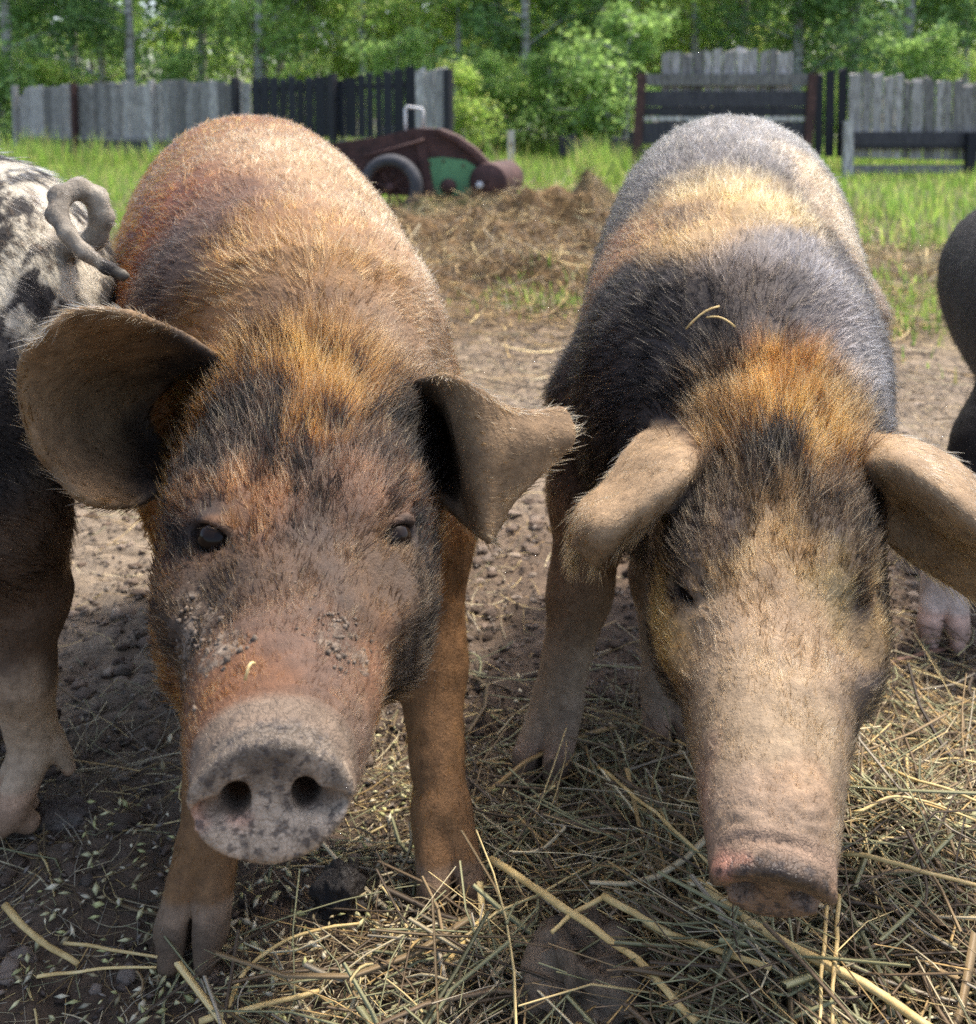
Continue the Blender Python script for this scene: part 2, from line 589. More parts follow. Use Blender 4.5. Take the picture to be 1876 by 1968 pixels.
def eye_parts(pig_head, eyes, add, cut):
    out = []
    H = pig_head
    for (c, out_dir, r) in eyes:
        out_dir = unit(out_dir)
        x = unit(np.cross(out_dir, H.u)); z = np.cross(x, out_dir)
        R = np.stack([x, out_dir, z])
        # upper and lower lid, then the almond opening
        add.append((c + out_dir * 0.0045 + z * 0.0090, R, (0.020, 0.010, 0.0068), 0.005))
        add.append((c + out_dir * 0.002 - z * 0.0090, R, (0.017, 0.008, 0.0050), 0.006))
        cut.append((c + out_dir * 0.008, R, (0.0165, 0.012, 0.0082 * (r / 0.014) ** 2.2), 0.0025))
        # hollow in front of the eye, towards the nose
        hol = c + out_dir * 0.016 + H.a * 0.034 - x * np.sign(x @ H.l) * np.sign((c - H.o) @ H.l) * 0.010
        cut.append((hol, R, (0.020, 0.013, 0.026), 0.018))
        out.append((c, R, r))
    return out
def eye_at(H, u, v, sx, side, up_, r, sink=0.004):
    """a point of the face along a line of sight, and the way the eye looks"""
    d = unit(ray(u, v)); t = np.linspace(0.5, 1.2, 1400)
    P = np.array([0, 0, CAM_H]) + t[:, None] * d
    f = H(P); k = np.nonzero(f < 0)[0]
    p = P[k[0]] if len(k) else P[np.argmin(f)]
    look = unit(-d * (1 - side) + H.l * sx * side * np.sign(H.l[0]) + H.u * up_)
    return (p - look * sink, look, r)
def chain(*pts):
    return [(np.asarray(p, float), r) for p, r in pts]

addA, cutA, RdA, dcA, faceA = head_parts(headA, LA, 0.066, 0.185, 0.046, 0.0468, 0.0345, math.radians(14), 0.022, 0.001, 0.0088)
eyesA = [eye_at(headA, 409, 1034, -1, 0.45, 0.1, 0.0145), eye_at(headA, 757, 1034, 1, 0.34, 0.1, 0.0145, 0.002)]
earA1 = Ear([
    [(430, 700, .96), (400, 770, 1.03), (365, 850, 1.01), (330, 930, .91)],
    [(335, 640, .90), (300, 745, 1.005), (270, 850, .995), (255, 968, .88)],
    [(240, 603, .84), (185, 725, .94), (160, 835, .935), (165, 960, .85)],
    [(150, 598, .83), (95, 730, .86), (85, 830, .865), (105, 905, .85)],
    [(98, 628, .82), (42, 700, .825), (50, 800, .835), (80, 875, .84)]])
earA2 = Ear([
    [(765, 760, .97), (790, 830, 1.0), (805, 900, .97), (840, 950, .91)],
    [(830, 728, .94), (860, 820, .99), (878, 910, .96), (882, 985, .90)],
    [(893, 735, .88), (902, 850, .875), (913, 950, .865), (930, 1030, .855)],
    [(985, 790, .90), (1000, 850, .885), (972, 930, .875), (946, 1034, .86)],
    [(1082, 788, .93), (1102, 835, .915), (1070, 880, .905), (970, 965, .87)]])
A_foot1, A_foot2 = ground(372, 1838), ground(868, 1762)
pigA = Pig(
    lo=(-0.72, 0.50, -0.01), hi=(0.14, 1.92, 0.86),
    torso=Loft((-0.425, 1.80, 0.0), (0.215, -0.70, 0), UP, [
        (0.0, 0.70, 0.30, 0.150, 0), (0.10, 0.765, 0.27, 0.178, 0), (0.22, 0.785, 0.25, 0.192, 0), (0.36, 0.775, 0.22, 0.198, 0),
        (0.50, 0.755, 0.22, 0.196, 0), (0.62, 0.725, 0.25, 0.186, 0), (0.74, 0.68, 0.28, 0.170, 0), (0.84, 0.62, 0.30, 0.145, 0)], 0.13, 0.12, 2.15),
    lumps=[((-0.20, 1.10, 0.53), A_O + np.array([0, 0.03, 0.0]), 0.150, 0.110, 0.05)],
    head=headA, head_add=addA, head_cut=cutA, ears=[earA1, earA2], tail=[],
    legs=[
        dict(chain=chain(((-0.29, 1.14, 0.44), 0.085), ((-0.285, 1.10, 0.33), 0.055), ((-0.272, 1.03, 0.20), 0.034), (A_foot1 + [0.006, 0.035, 0.085], 0.0265)), foot=A_foot1, fwd=(0.0, -1), scale=0.98),
        dict(chain=chain(((-0.10, 1.14, 0.44), 0.085), ((-0.075, 1.13, 0.33), 0.055), ((-0.062, 1.09, 0.20), 0.034), (A_foot2 + [-0.012, 0.040, 0.085], 0.0265)), foot=A_foot2, fwd=(0.25, -1), scale=0.98),
        dict(chain=chain(((-0.49, 1.64, 0.45), 0.12), ((-0.50, 1.60, 0.30), 0.062), ((-0.50, 1.68, 0.20), 0.036), ((-0.495, 1.64, 0.085), 0.027)), foot=(-0.49, 1.61, 0), fwd=(0.2, -1)),
        dict(chain=chain(((-0.31, 1.68, 0.45), 0.12), ((-0.29, 1.64, 0.30), 0.062), ((-0.29, 1.72, 0.20), 0.036), ((-0.285, 1.69, 0.085), 0.027)), foot=(-0.28, 1.66, 0), fwd=(0.2, -1))])
pigA.eyes = eye_parts(headA, eyesA, pigA.head_add, pigA.head_cut)

# ---- the dark grey and gold pig on the right
B_O = np.array([0.282, 1.05, 0.42]); B_N = aty(1484, 1688, 0.66)
a, u, l = head_frame(B_O, B_N); LB = np.linalg.norm(B_N - B_O)
headB = Loft(B_O, a, u, [
    (-0.08, 0.098, -0.120, 0.092, 0), (0.00, 0.104, -0.125, 0.096, 0), (0.09, 0.098, -0.125, 0.098, 0),
    (0.17, 0.078, -0.112, 0.093, 0), (0.24, 0.060, -0.094, 0.076, 0), (0.30, 0.052, -0.075, 0.062, 0),
    (0.36, 0.045, -0.058, 0.0505, 0), (LB - 0.022, 0.040, -0.044, 0.0435, 0), (LB, 0.034, -0.037, 0.039, 0)], 0, 0.006, 2.25)
addB, cutB, RdB, dcB, faceB = head_parts(headB, LB, 0.064, 0.19, 0.044, 0.0415, 0.0345, math.radians(-12), 0.021, -0.004, 0.0095, False)
eyesB = [eye_at(headB, 1324, 1138, -1, 0.55, 0.0, 0.0105), eye_at(headB, 1652, 1146, 1, 0.6, 0.0, 0.0105)]
earB1 = Ear([
    [(1300, 800, 1.07), (1340, 830, 1.02), (1365, 870, .97), (1350, 920, .95)],
    [(1225, 850, 1.03), (1275, 875, .96), (1305, 915, .91), (1290, 965, .91)],
    [(1165, 930, .98), (1205, 945, .93), (1235, 975, .89), (1225, 1015, .90)],
    [(1108, 985, .95), (1135, 1000, .90), (1165, 1035, .885), (1160, 1072, .905)],
    [(1096, 1085, .95), (1108, 1050, .905), (1135, 1075, .90), (1148, 1092, .915)]])
earB2 = Ear([
    [(1640, 860, 1.03), (1630, 900, 1.0), (1650, 940, .99), (1680, 975, .98)],
    [(1715, 842, 1.0), (1725, 895, .91), (1735, 975, .96), (1720, 1045, .97)],
    [(1820, 880, .98), (1830, 960, .87), (1825, 1040, .92), (1800, 1105, .95)],
    [(1900, 950, .97), (1915, 1040, .86), (1920, 1100, .90), (1890, 1160, .93)],
    [(1965, 1030, .97), (1980, 1095, .90), (1985, 1135, .92), (1955, 1180, .94)]])
B_foot1, B_foot2 = ground(1042, 1505), ground(1292, 1460)
pigB = Pig(
    lo=(-0.04, 0.60, -0.01), hi=(0.72, 1.98, 0.86),
    torso=Loft((0.425, 1.86, 0.0), (-0.155, -0.75, 0), UP, [
        (0.0, 0.70, 0.30, 0.150, 0), (0.10, 0.765, 0.27, 0.180, 0), (0.22, 0.785, 0.25, 0.190, 0.004), (0.38, 0.765, 0.22, 0.190, 0.008),
        (0.54, 0.725, 0.22, 0.184, 0.012), (0.66, 0.675, 0.24, 0.178, 0.012), (0.76, 0.625, 0.26, 0.162, 0.010), (0.86, 0.565, 0.28, 0.140, 0.006)], 0.13, 0.12, 2.15),
    lumps=[((0.28, 1.18, 0.47), B_O + np.array([0, 0.03, 0.0]), 0.155, 0.105, 0.05)],
    head=headB, head_add=addB, head_cut=cutB, ears=[earB1, earB2], tail=[],
    legs=[
        dict(chain=chain(((0.155, 1.26, 0.43), 0.085), ((0.130, 1.25, 0.33), 0.052), ((0.112, 1.24, 0.21), 0.034), (B_foot1 + [0.020, 0.030, 0.085], 0.028)), foot=B_foot1, fwd=(-0.3, -1)),
        dict(chain=chain(((0.260, 1.28, 0.42), 0.085), ((0.235, 1.27, 0.33), 0.052), ((0.215, 1.28, 0.21), 0.032), (B_foot2 + [-0.005, 0.030, 0.085], 0.027)), foot=B_foot2, fwd=(0.0, -1)),
        dict(chain=chain(((0.34, 1.70, 0.45), 0.12), ((0.33, 1.66, 0.30), 0.062), ((0.33, 1.74, 0.20), 0.036), ((0.33, 1.71, 0.085), 0.027)), foot=(0.33, 1.68, 0), fwd=(-0.2, -1)),
        dict(chain=chain(((0.52, 1.68, 0.45), 0.12), ((0.54, 1.64, 0.30), 0.062), ((0.54, 1.72, 0.20), 0.036), ((0.54, 1.69, 0.085), 0.027)), foot=(0.54, 1.66, 0), fwd=(-0.2, -1))])
pigB.eyes = eye_parts(headB, eyesB, pigB.head_add, pigB.head_cut)

# ---- the black pig that turns its muddy rump to us at the left edge
tp = [(238, 530, 1.06), (205, 515, 1.055), (165, 488, 1.05), (128, 450, 1.055), (108, 412, 1.07), (118, 376, 1.085), (150, 362, 1.10),
      (184, 380, 1.11), (196, 420, 1.115), (184, 458, 1.12), (155, 474, 1.125), (110, 470, 1.13), (60, 470, 1.14)]
tr = np.interp(np.linspace(0, 1, len(tp)), [0, 0.4, 1], [0.0055, 0.0105, 0.0135])
T = [aty(*p) for p in tp]
C_foot = ground(28, 1592)
pigC = Pig(
    lo=(-1.15, 0.90, -0.01), hi=(-0.34, 1.45, 0.80),
    torso=Loft((-0.415, 1.16, 0.0), (-1.0, 0.10, 0), UP, [
        (0.0, 0.66, 0.40, 0.120, 0), (0.08, 0.715, 0.33, 0.160, 0), (0.20, 0.755, 0.26, 0.185, 0), (0.36, 0.77, 0.22, 0.195, 0), (0.80, 0.76, 0.22, 0.195, 0)], 0.11, 0.05, 2.15),
    lumps=[((-0.53, 1.09, 0.50), (-0.515, 1.07, 0.36), 0.105, 0.070, 0.05)],
    head=None, head_add=[], head_cut=[], ears=[], tail=[(T[i], T[i + 1], tr[i], tr[i + 1]) for i in range(len(T) - 1)],
    legs=[
        dict(chain=chain(((-0.525, 1.075, 0.40), 0.075), ((-0.497, 1.09, 0.275), 0.043), ((-0.505, 1.095, 0.18), 0.030), (C_foot + [0.016, 0.02, 0.085], 0.027)), foot=C_foot, fwd=(-1, -0.5), scale=1.02),
        dict(chain=chain(((-0.60, 1.27, 0.42), 0.09), ((-0.58, 1.28, 0.275), 0.046), ((-0.60, 1.28, 0.18), 0.034), ((-0.62, 1.28, 0.085), 0.031)), foot=(-0.645, 1.28, 0), fwd=(-1, -0.1))])
pigC.eyes = []

# ---- the black pig cut off by the right edge
D_foot = ground(1812, 1243)
pigD = Pig(
    lo=(0.58, 1.25, -0.01), hi=(1.44, 2.40, 0.80),
    torso=Loft((1.145, 2.25, 0.0), (-0.16, -0.85, 0), UP, [
        (0.0, 0.56, 0.32, 0.16, 0), (0.12, 0.63, 0.28, 0.195, 0), (0.36, 0.66, 0.22, 0.215, 0), (0.60, 0.665, 0.20, 0.215, 0), (0.80, 0.63, 0.24, 0.19, 0), (0.92, 0.56, 0.28, 0.16, 0)], 0.13, 0.12, 2.15),
    lumps=[], head=None, head_add=[], head_cut=[], ears=[], tail=[],
    legs=[
        dict(chain=chain(((0.84, 1.56, 0.42), 0.085), ((0.76, 1.55, 0.30), 0.052), ((0.695, 1.54, 0.20), 0.035), (D_foot + [0.012, 0.03, 0.085], 0.029)), foot=D_foot, fwd=(-0.35, -1), scale=1.05),
        dict(chain=chain(((0.98, 1.56, 0.42), 0.085), ((1.00, 1.55, 0.32), 0.055), ((1.00, 1.54, 0.20), 0.035), ((1.00, 1.53, 0.085), 0.029)), foot=(1.0, 1.51, 0), fwd=(0, -1))])
pigD.eyes = []
# ------------------------------------------------------------------ ground
HEAP = (0.46, 0.82, 0.42, 0.36, 0.095)            # the straw the dark pig eats from: centre x, y, radii, height
def ghash(P2, scale, seed, oct_=2):
    return noise(np.column_stack([P2[:, 0], P2[:, 1], np.zeros(len(P2))]), scale, seed, oct_)
def height(P2):
    P2 = np.atleast_2d(np.asarray(P2, float)); x, y = P2[:, 0], P2[:, 1]
    near = 1 - sstep(3.0, 6.0, y)
    z = near * (0.014 * ghash(P2, 5, 1, 2) + 0.013 * ghash(P2, 17, 2, 2) + 0.0085 * ghash(P2, 48, 3, 2)) + (1 - near) * 0.05 * ghash(P2, 0.8, 4, 3)
    # trodden smooth and paler between the pigs and the heap
    hx, hy, rx, ry, hh = HEAP
    d = ((x - hx) / rx) ** 2 + ((y - hy) / ry) ** 2
    z = z + hh * np.exp(-(d ** 1.3)) * (1 + 0.25 * ghash(P2, 9, 6, 2))
    # old manure and straw in front of the implement
    m = np.exp(-(((x - 0.25) / 1.5) ** 4 + ((y - 6.6) / 1.9) ** 4))
    z = z + m * (0.05 + 0.34 * np.abs(ghash(P2, 2.4, 7, 2)) + 0.17 * ghash(P2, 6, 8, 3))
    z = z + 0.10 * np.exp(-(((x - 0.0) / 0.45) ** 2 + ((y - 8.5) / 0.4) ** 2))
    # trotters stand level
    for p in FEET:
        w = np.exp(-(((x - p[0]) ** 2 + (y - p[1]) ** 2) / 0.08 ** 2))
        z = z * (1 - 0.9 * w) - 0.006 * w
    return z
FEET = [A_foot1, A_foot2, C_foot, D_foot]
def ground_at(u, v, lift=0.0):
    """the point of the lumpy ground along a line of sight"""
    z = 0.0
    for _ in range(25):
        p = ground(u, v, z + lift)
        z = 0.5 * z + 0.5 * float(height(p[:2])[0])
    return ground(u, v, z + lift)
def axis_pts(segs):
    out = []
    for a, b, n in segs: out.append(np.linspace(a, b, n, endpoint=False))
    out.append([segs[-1][1]])
    return np.concatenate(out)
gx = axis_pts([(-250, -30, 12), (-30, -6, 24), (-6, -1.5, 60), (-1.5, 1.6, 350), (1.6, 6, 60), (6, 30, 24), (30, 250, 12)])
gy = axis_pts([(-40, -1, 10), (-1, 0.4, 16), (0.4, 2.2, 240), (2.2, 4.5, 110), (4.5, 9, 110), (9, 30, 50), (30, 250, 20)])
GX, GY = np.meshgrid(gx, gy, indexing='ij')
P2 = np.column_stack([GX.ravel(), GY.ravel()])
GZ = height(P2)
nx, ny = len(gx), len(gy)
ii, jj = np.meshgrid(np.arange(nx - 1), np.arange(ny - 1), indexing='ij')
a0 = (ii * ny + jj).ravel()
gq = np.stack([a0, a0 + ny, a0 + ny + 1, a0 + 1], 1)
x, y = P2[:, 0], P2[:, 1]
w1 = ghash(P2, 2.5, 51, 2); w2 = ghash(P2, 0.9, 52, 2)
mud = np.array([0.125, 0.086, 0.057]); dirt = np.array([0.215, 0.168, 0.118]); straw = np.array([0.15, 0.090, 0.038]); soil = np.array([0.08, 0.085, 0.03])
gc = np.tile(mud, (len(P2), 1))
def gmix(w, c):
    global gc
    gc = gc * (1 - w[:, None]) + np.asarray(c) * w[:, None]
gmix(sstep(1.75, 2.35, y + 0.25 * w1 + 0.45 * (x < -0.3)), dirt)
gmix(np.exp(-(((x + 0.62) / 0.5) ** 2 + ((y - 1.55) / 0.45) ** 2)) * 0.8, dirt)
gmix(sstep(2.5, 4.8, y + 0.9 * w1) * (1 - sstep(2.0, 3.2, np.abs(x - 0.1) + 0.5 * w2)), straw)
gmix(sstep(2.8, 3.8, y + 0.4 * w1) * sstep(1.3, 1.9, x) * 0.6, np.array([0.16, 0.15, 0.07]))
gmix(np.exp(-(((x - HEAP[0]) / (HEAP[2] * 1.1)) ** 2 + ((y - HEAP[1]) / (HEAP[3] * 1.2)) ** 2) ** 1.5), np.array([0.075, 0.062, 0.032]))
gmix(sstep(6.5, 8.5, y + 0.8 * w2 + 0.6 * np.abs(x - 0.2)), soil)
ground_mat, nt, b = new_mat('yard_ground')
at = N(nt, 'ShaderNodeAttribute', attribute_name='soil')
tc = N(nt, 'ShaderNodeTexCoord')
n1 = N(nt, 'ShaderNodeTexNoise', Scale=28.0, Detail=10.0, Roughness=0.72)
nt.links.new(tc.outputs['Object'], n1.inputs['Vector'])
r1 = ramp(nt, [(0.25, (0.38, 0.36, 0.34)), (0.5, (0.95, 0.95, 0.95)), (0.75, (1.65, 1.6, 1.5))])
nt.links.new(n1.outputs['Fac'], r1.inputs[0])
mx = N(nt, 'ShaderNodeMixRGB', blend_type='MULTIPLY'); mx.inputs['Fac'].default_value = 1.0
nt.links.new(at.outputs['Color'], mx.inputs['Color1']); nt.links.new(r1.outputs[0], mx.inputs['Color2'])
nt.links.new(mx.outputs[0], b.inputs['Base Color'])
b.inputs['Roughness'].default_value = 0.85
b.inputs['Specular IOR Level'].default_value = 0.25
n2 = N(nt, 'ShaderNodeTexNoise', Scale=120.0, Detail=8.0, Roughness=0.75)
nt.links.new(tc.outputs['Object'], n2.inputs['Vector'])
bp = N(nt, 'ShaderNodeBump', Strength=0.9, Distance=0.006)
nt.links.new(n2.outputs['Fac'], bp.inputs['Height']); nt.links.new(bp.outputs[0], b.inputs['Normal'])
go = obj_np('ground', np.column_stack([P2, GZ]), ground_mat, quads=gq)
set_color(go.data, 'soil', gc)
tag(go, kind='structure')

# ------------------------------------------------------------------ straw, chaff, crumbs of mud
def attr_mat(name, rough=0.65, transl=0.0, spec=0.3):
    m, nt, b = new_mat(name)
    at = N(nt, 'ShaderNodeAttribute', attribute_name='tint')
    nt.links.new(at.outputs['Color'], b.inputs['Base Color'])
    b.inputs['Roughness'].default_value = rough
    b.inputs['Specular IOR Level'].default_value = spec
    if transl:
        tr = N(nt, 'ShaderNodeBsdfTranslucent')
        nt.links.new(at.outputs['Color'], tr.inputs['Color'])
        ms = N(nt, 'ShaderNodeMixShader'); ms.inputs[0].default_value = transl
        nt.links.new(b.outputs[0], ms.inputs[1]); nt.links.new(tr.outputs[0], ms.inputs[2])
        nt.links.new(ms.outputs[0], nt.nodes['Material Output'].inputs[0])
    return m
MAT_STRAW = attr_mat('straw', 0.55)
STRAW_COLS = np.array([(0.58, 0.44, 0.20), (0.38, 0.25, 0.10), (0.52, 0.43, 0.26), (0.20, 0.14, 0.072), (0.23, 0.22, 0.115), (0.14, 0.097, 0.056), (0.08, 0.057, 0.036), (0.32, 0.27, 0.19)])
def straw_mesh(name, base, L, R, tilt, bend, probs, seed, K=5, S=3):
    """many bent stalks in one mesh; base = (n,3) middles on the ground"""
    r = np.random.default_rng(seed)
    n = len(base)
    L = np.broadcast_to(L, (n,)); R = np.broadcast_to(R, (n,))
    az = r.uniform(0, 2 * math.pi, n)
    el = r.normal(0, tilt, n)
    D = np.stack([np.cos(az) * np.cos(el), np.sin(az) * np.cos(el), np.sin(el)], 1)
    B1 = np.stack([-np.sin(az), np.cos(az), np.zeros(n)], 1)
    B2 = np.cross(D, B1)
    t = np.linspace(-0.5, 0.5, K)
    cb = r.normal(0, bend, (n, 1)) ; cz = r.normal(0, bend * 0.6, (n, 1)); kink = r.normal(0, bend * 0.8, (n, 1)) * (r.random((n, 1)) < 0.45)
    off1 = cb * (t[None] ** 2) + kink * np.abs(t[None] - 0.1)
    off2 = cz * (t[None] ** 2)
    X = base[:, None] + L[:, None, None] * (t[None, :, None] * D[:, None] + off1[..., None] * B1[:, None] + off2[..., None] * B2[:, None])
    hz = height(X[:, :, :2].reshape(-1, 2)).reshape(n, K)
    X[..., 2] = np.maximum(X[..., 2], hz + 0.5 * R[:, None])
    ang = np.linspace(0, 2 * math.pi, S, endpoint=False)
    ring = np.cos(ang)[None, None, :, None] * B1[:, None, None] + np.sin(ang)[None, None, :, None] * B2[:, None, None] * 0.45
    tap = np.interp(t, [-0.5, 0.5], [1.0, 0.6])
    V = X[:, :, None, :] + ring * (R[:, None, None, None] * tap[None, :, None, None])
    V = V.reshape(-1, 3)
    k, s = np.meshgrid(np.arange(K - 1), np.arange(S), indexing='ij')
    q0 = np.stack([k * S + s, k * S + (s + 1) % S, (k + 1) * S + (s + 1) % S, (k + 1) * S + s], -1).reshape(-1, 4)
    Q = (q0[None] + (np.arange(n) * K * S)[:, None, None]).reshape(-1, 4)
    ci = r.choice(len(STRAW_COLS), n, p=probs)
    c = STRAW_COLS[ci] * np.clip(r.normal(1, 0.2, (n, 1)), 0.5, 1.5)
    o = obj_np(name, V, MAT_STRAW, quads=Q)
    set_color(o.data, 'tint', np.repeat(c, K * S, axis=0))
    tag(o, kind='stuff')
    return o
def scatter(n, x0, x1, y0, y1, dens, r):
    pts = []
    while sum(len(p) for p in pts) < n:
        p = np.column_stack([r.uniform(x0, x1, n * 2), r.uniform(y0, y1, n * 2)])
        pts.append(p[r.random(len(p)) < dens(p)])
    p = np.concatenate(pts)[:n]
    return p
r = np.random.default_rng(3)
# the fresh straw under the dark pig's snout
def d_heap(p):
    d = ((p[:, 0] - HEAP[0]) / (HEAP[2] * 1.12)) ** 2 + ((p[:, 1] - HEAP[1]) / (HEAP[3] * 1.25)) ** 2
    return np.exp(-d ** 1.2) * np.clip(0.45 + 0.9 * ghash(p, 7.0, 79, 2), 0.08, 1)
p = scatter(9500, -0.35, 1.15, 0.45, 1.7, d_heap, r)
z = height(p) + np.abs(r.normal(0, 0.016, len(p))) + 0.05 * np.clip(ghash(p, 7.0, 79, 2), 0, 1)
straw_heap = straw_mesh('straw_heap', np.column_stack([p, z]), np.where(r.random(len(p)) < 0.45, r.uniform(0.015, 0.07, len(p)), r.uniform(0.07, 0.26, len(p))), np.clip(r.lognormal(-6.75, 0.6, len(p)), 0.0005, 0.0046), 0.16, 0.35, [.08, .09, .07, .16, .29, .14, .12, .05], 11)
straw_heap['label'] = 'heaped loose straw and hay under the dark pig'
# thin litter trodden into the mud
def d_lit(p): return (0.55 + 0.45 * (p[:, 1] < 1.3)) * np.clip(0.55 + 0.6 * ghash(p, 3.0, 77, 2), 0.05, 1) * np.where(p[:, 1] < 1.4, 1.0, 0.55)
p = scatter(15000, -1.1, 1.4, 0.5, 3.6, d_lit, r)
straw_mesh('straw_litter', np.column_stack([p, height(p) + 0.002]), r.uniform(0.02, 0.13, len(p)), np.clip(r.lognormal(-7.2, 0.35, len(p)), 0.0004, 0.0020), 0.08, 0.5, [.10, .10, .13, .17, .05, .18, .15, .12], 12)
# old straw and manure beyond
def d_mid(p): return np.exp(-(((p[:, 0] - 0.25) / 2.2) ** 4 + ((p[:, 1] - 6.0) / 2.6) ** 4)) * np.clip(0.6 + 0.7 * ghash(p, 2.0, 78, 2), 0.08, 1)
p = scatter(16500, -2.6, 3.2, 2.6, 9.0, lambda q: d_mid(q) * sstep(2.4, 4.6, q[:, 1]) + 0.05, r)
straw_mesh('old_straw', np.column_stack([p, height(p) + np.abs(r.normal(0, 0.03, len(p)))]), r.uniform(0.08, 0.30, len(p)), r.uniform(0.0018, 0.0050, len(p)), np.interp(p[:, 1], [3, 5], [0.06, 0.33]), 0.6, [.09, .24, .03, .28, .03, .19, .13, .01], 13, K=4)
# chaff: flat flakes and seed heads
def flakes(name, p, sz, cols, seed, lift=0.004):
    r = np.random.default_rng(seed); n = len(p)
    az = r.uniform(0, 6.283, n); tl = r.normal(0, 0.35, n); tl2 = r.normal(0, 0.35, n)
    D = np.stack([np.cos(az) * np.cos(tl), np.sin(az) * np.cos(tl), np.sin(tl)], 1)
    S_ = np.stack([-np.sin(az) * np.cos(tl2), np.cos(az) * np.cos(tl2), np.sin(tl2)], 1)
    L = r.uniform(0.6, 1.5, n)[:, None] * sz; Wd = L * r.uniform(0.25, 0.5, n)[:, None]
    c = np.column_stack([p, height(p) + lift + np.abs(r.normal(0, lift, n))])
    U = np.cross(D, S_)
    V = np.stack([c - D * L, c + S_ * Wd, c + D * L, c - S_ * Wd, c + U * Wd * 0.9, c - U * Wd * 0.4], 1).reshape(-1, 3)
    t0 = np.array([[0, 3, 4], [3, 2, 4], [2, 1, 4], [1, 0, 4], [3, 0, 5], [2, 3, 5], [1, 2, 5], [0, 1, 5]])
    T_ = (t0[None] + (np.arange(n) * 6)[:, None, None]).reshape(-1, 3)
    o = obj_np(name, V, MAT_STRAW, tris=T_)
    cc = np.array(cols)[r.integers(0, len(cols), n)] * np.clip(r.normal(1, 0.2, (n, 1)), 0.5, 1.5)
    set_color(o.data, 'tint', np.repeat(cc, 6, axis=0))
    tag(o, kind='stuff')
    return o
p = scatter(4200, -0.45, 1.0, 0.5, 1.35, lambda q: np.exp(-(((q[:, 0] - 0.1) / 0.5) ** 2 + ((q[:, 1] - 0.88) / 0.28) ** 2)), r)
flakes('chaff', p, 0.0055, [(0.50, 0.45, 0.24), (0.42, 0.40, 0.17), (0.58, 0.50, 0.34), (0.30, 0.24, 0.13)], 21, 0.006)
p = scatter(30000, -1.3, 1.6, 0.5, 3.8, lambda q: np.clip(0.5 + 0.8 * ghash(q, 4.0, 81, 2), 0.03, 1) * np.where(q[:, 1] < 1.7, 1, 0.5), r)
flakes('mud_crumbs', p, 0.0052, [(0.11, 0.078, 0.055), (0.16, 0.12, 0.09), (0.07, 0.05, 0.037), (0.22, 0.18, 0.14)], 22, 0.002)

def lumps(name, p, s0, s1, cols, seed):
    """half-sunk rounded clods, one mesh"""
    r = np.random.default_rng(seed); n = len(p)
    g = (1 + 5 ** 0.5) / 2
    ic = np.array([(-1, g, 0), (1, g, 0), (-1, -g, 0), (1, -g, 0), (0, -1, g), (0, 1, g), (0, -1, -g), (0, 1, -g), (g, 0, -1), (g, 0, 1), (-g, 0, -1), (-g, 0, 1)]) / math.sqrt(1 + g * g)
    T0 = [(0, 11, 5), (0, 5, 1), (0, 1, 7), (0, 7, 10), (0, 10, 11), (1, 5, 9), (5, 11, 4), (11, 10, 2), (10, 7, 6), (7, 1, 8), (3, 9, 4), (3, 4, 2), (3, 2, 6), (3, 6, 8), (3, 8, 9), (4, 9, 5), (2, 4, 11), (6, 2, 10), (8, 6, 7), (9, 8, 1)]
    iv = [tuple(v) for v in ic]; mid = {}; T1 = []
    def mp_(a_, b_):
        k = (min(a_, b_), max(a_, b_))
        if k not in mid:
            m = (np.array(iv[a_]) + np.array(iv[b_])); iv.append(tuple(m / np.linalg.norm(m))); mid[k] = len(iv) - 1
        return mid[k]
    for a_, b_, c_ in T0:
        x_, y_, z_ = mp_(a_, b_), mp_(b_, c_), mp_(c_, a_)
        T1 += [(a_, x_, z_), (x_, b_, y_), (z_, y_, c_), (x_, y_, z_)]
    iv = np.array(iv); T1 = np.array(T1); m = len(iv)
    s = r.uniform(s0, s1, n) ** 1.0
    off = r.uniform(0, 50, (n, 1, 3))
    k = 1 + 0.85 * noise((iv[None] * 1.1 + off).reshape(-1, 3), 1.5, seed, 2).reshape(n, m, 1)
    sc = s[:, None, None] * np.stack([r.uniform(0.8, 1.4, n), r.uniform(0.8, 1.4, n), r.uniform(0.35, 0.8, n)], 1)[:, None, :]
    V = iv[None] * k * sc + np.column_stack([p, height(p) + 0.1 * s])[:, None, :]
    T_ = (T1[None] + (np.arange(n) * m)[:, None, None]).reshape(-1, 3)
    o = obj_np(name, V.reshape(-1, 3), MAT_CLOD, tris=T_)
    cc = np.array(cols)[r.integers(0, len(cols), n)] * np.clip(r.normal(1, 0.2, (n, 1)), 0.5, 1.5)
    set_color(o.data, 'tint', np.repeat(cc, m, axis=0))
    return tag(o, kind='stuff')
MAT_CLOD = attr_mat('clod', 0.85, 0, 0.2)
_nt = MAT_CLOD.node_tree; _tc = N(_nt, 'ShaderNodeTexCoord'); _n = N(_nt, 'ShaderNodeTexNoise', Scale=160.0, Detail=8.0, Roughness=0.75)
_nt.links.new(_tc.outputs['Object'], _n.inputs['Vector']); _bp = N(_nt, 'ShaderNodeBump', Strength=1.0, Distance=0.005)
_nt.links.new(_n.outputs['Fac'], _bp.inputs['Height']); _nt.links.new(_bp.outputs[0], _nt.nodes['Principled BSDF'].inputs['Normal'])
MUDC = [(0.125, 0.088, 0.062), (0.17, 0.125, 0.092), (0.085, 0.06, 0.044), (0.22, 0.17, 0.13)]
p = scatter(2000, -0.85, 1.1, 0.55, 2.2, lambda q: np.clip(0.5 + 0.9 * ghash(q, 5.0, 83, 2), 0.02, 1) * (1 - 0.75 * d_heap(q)), r)
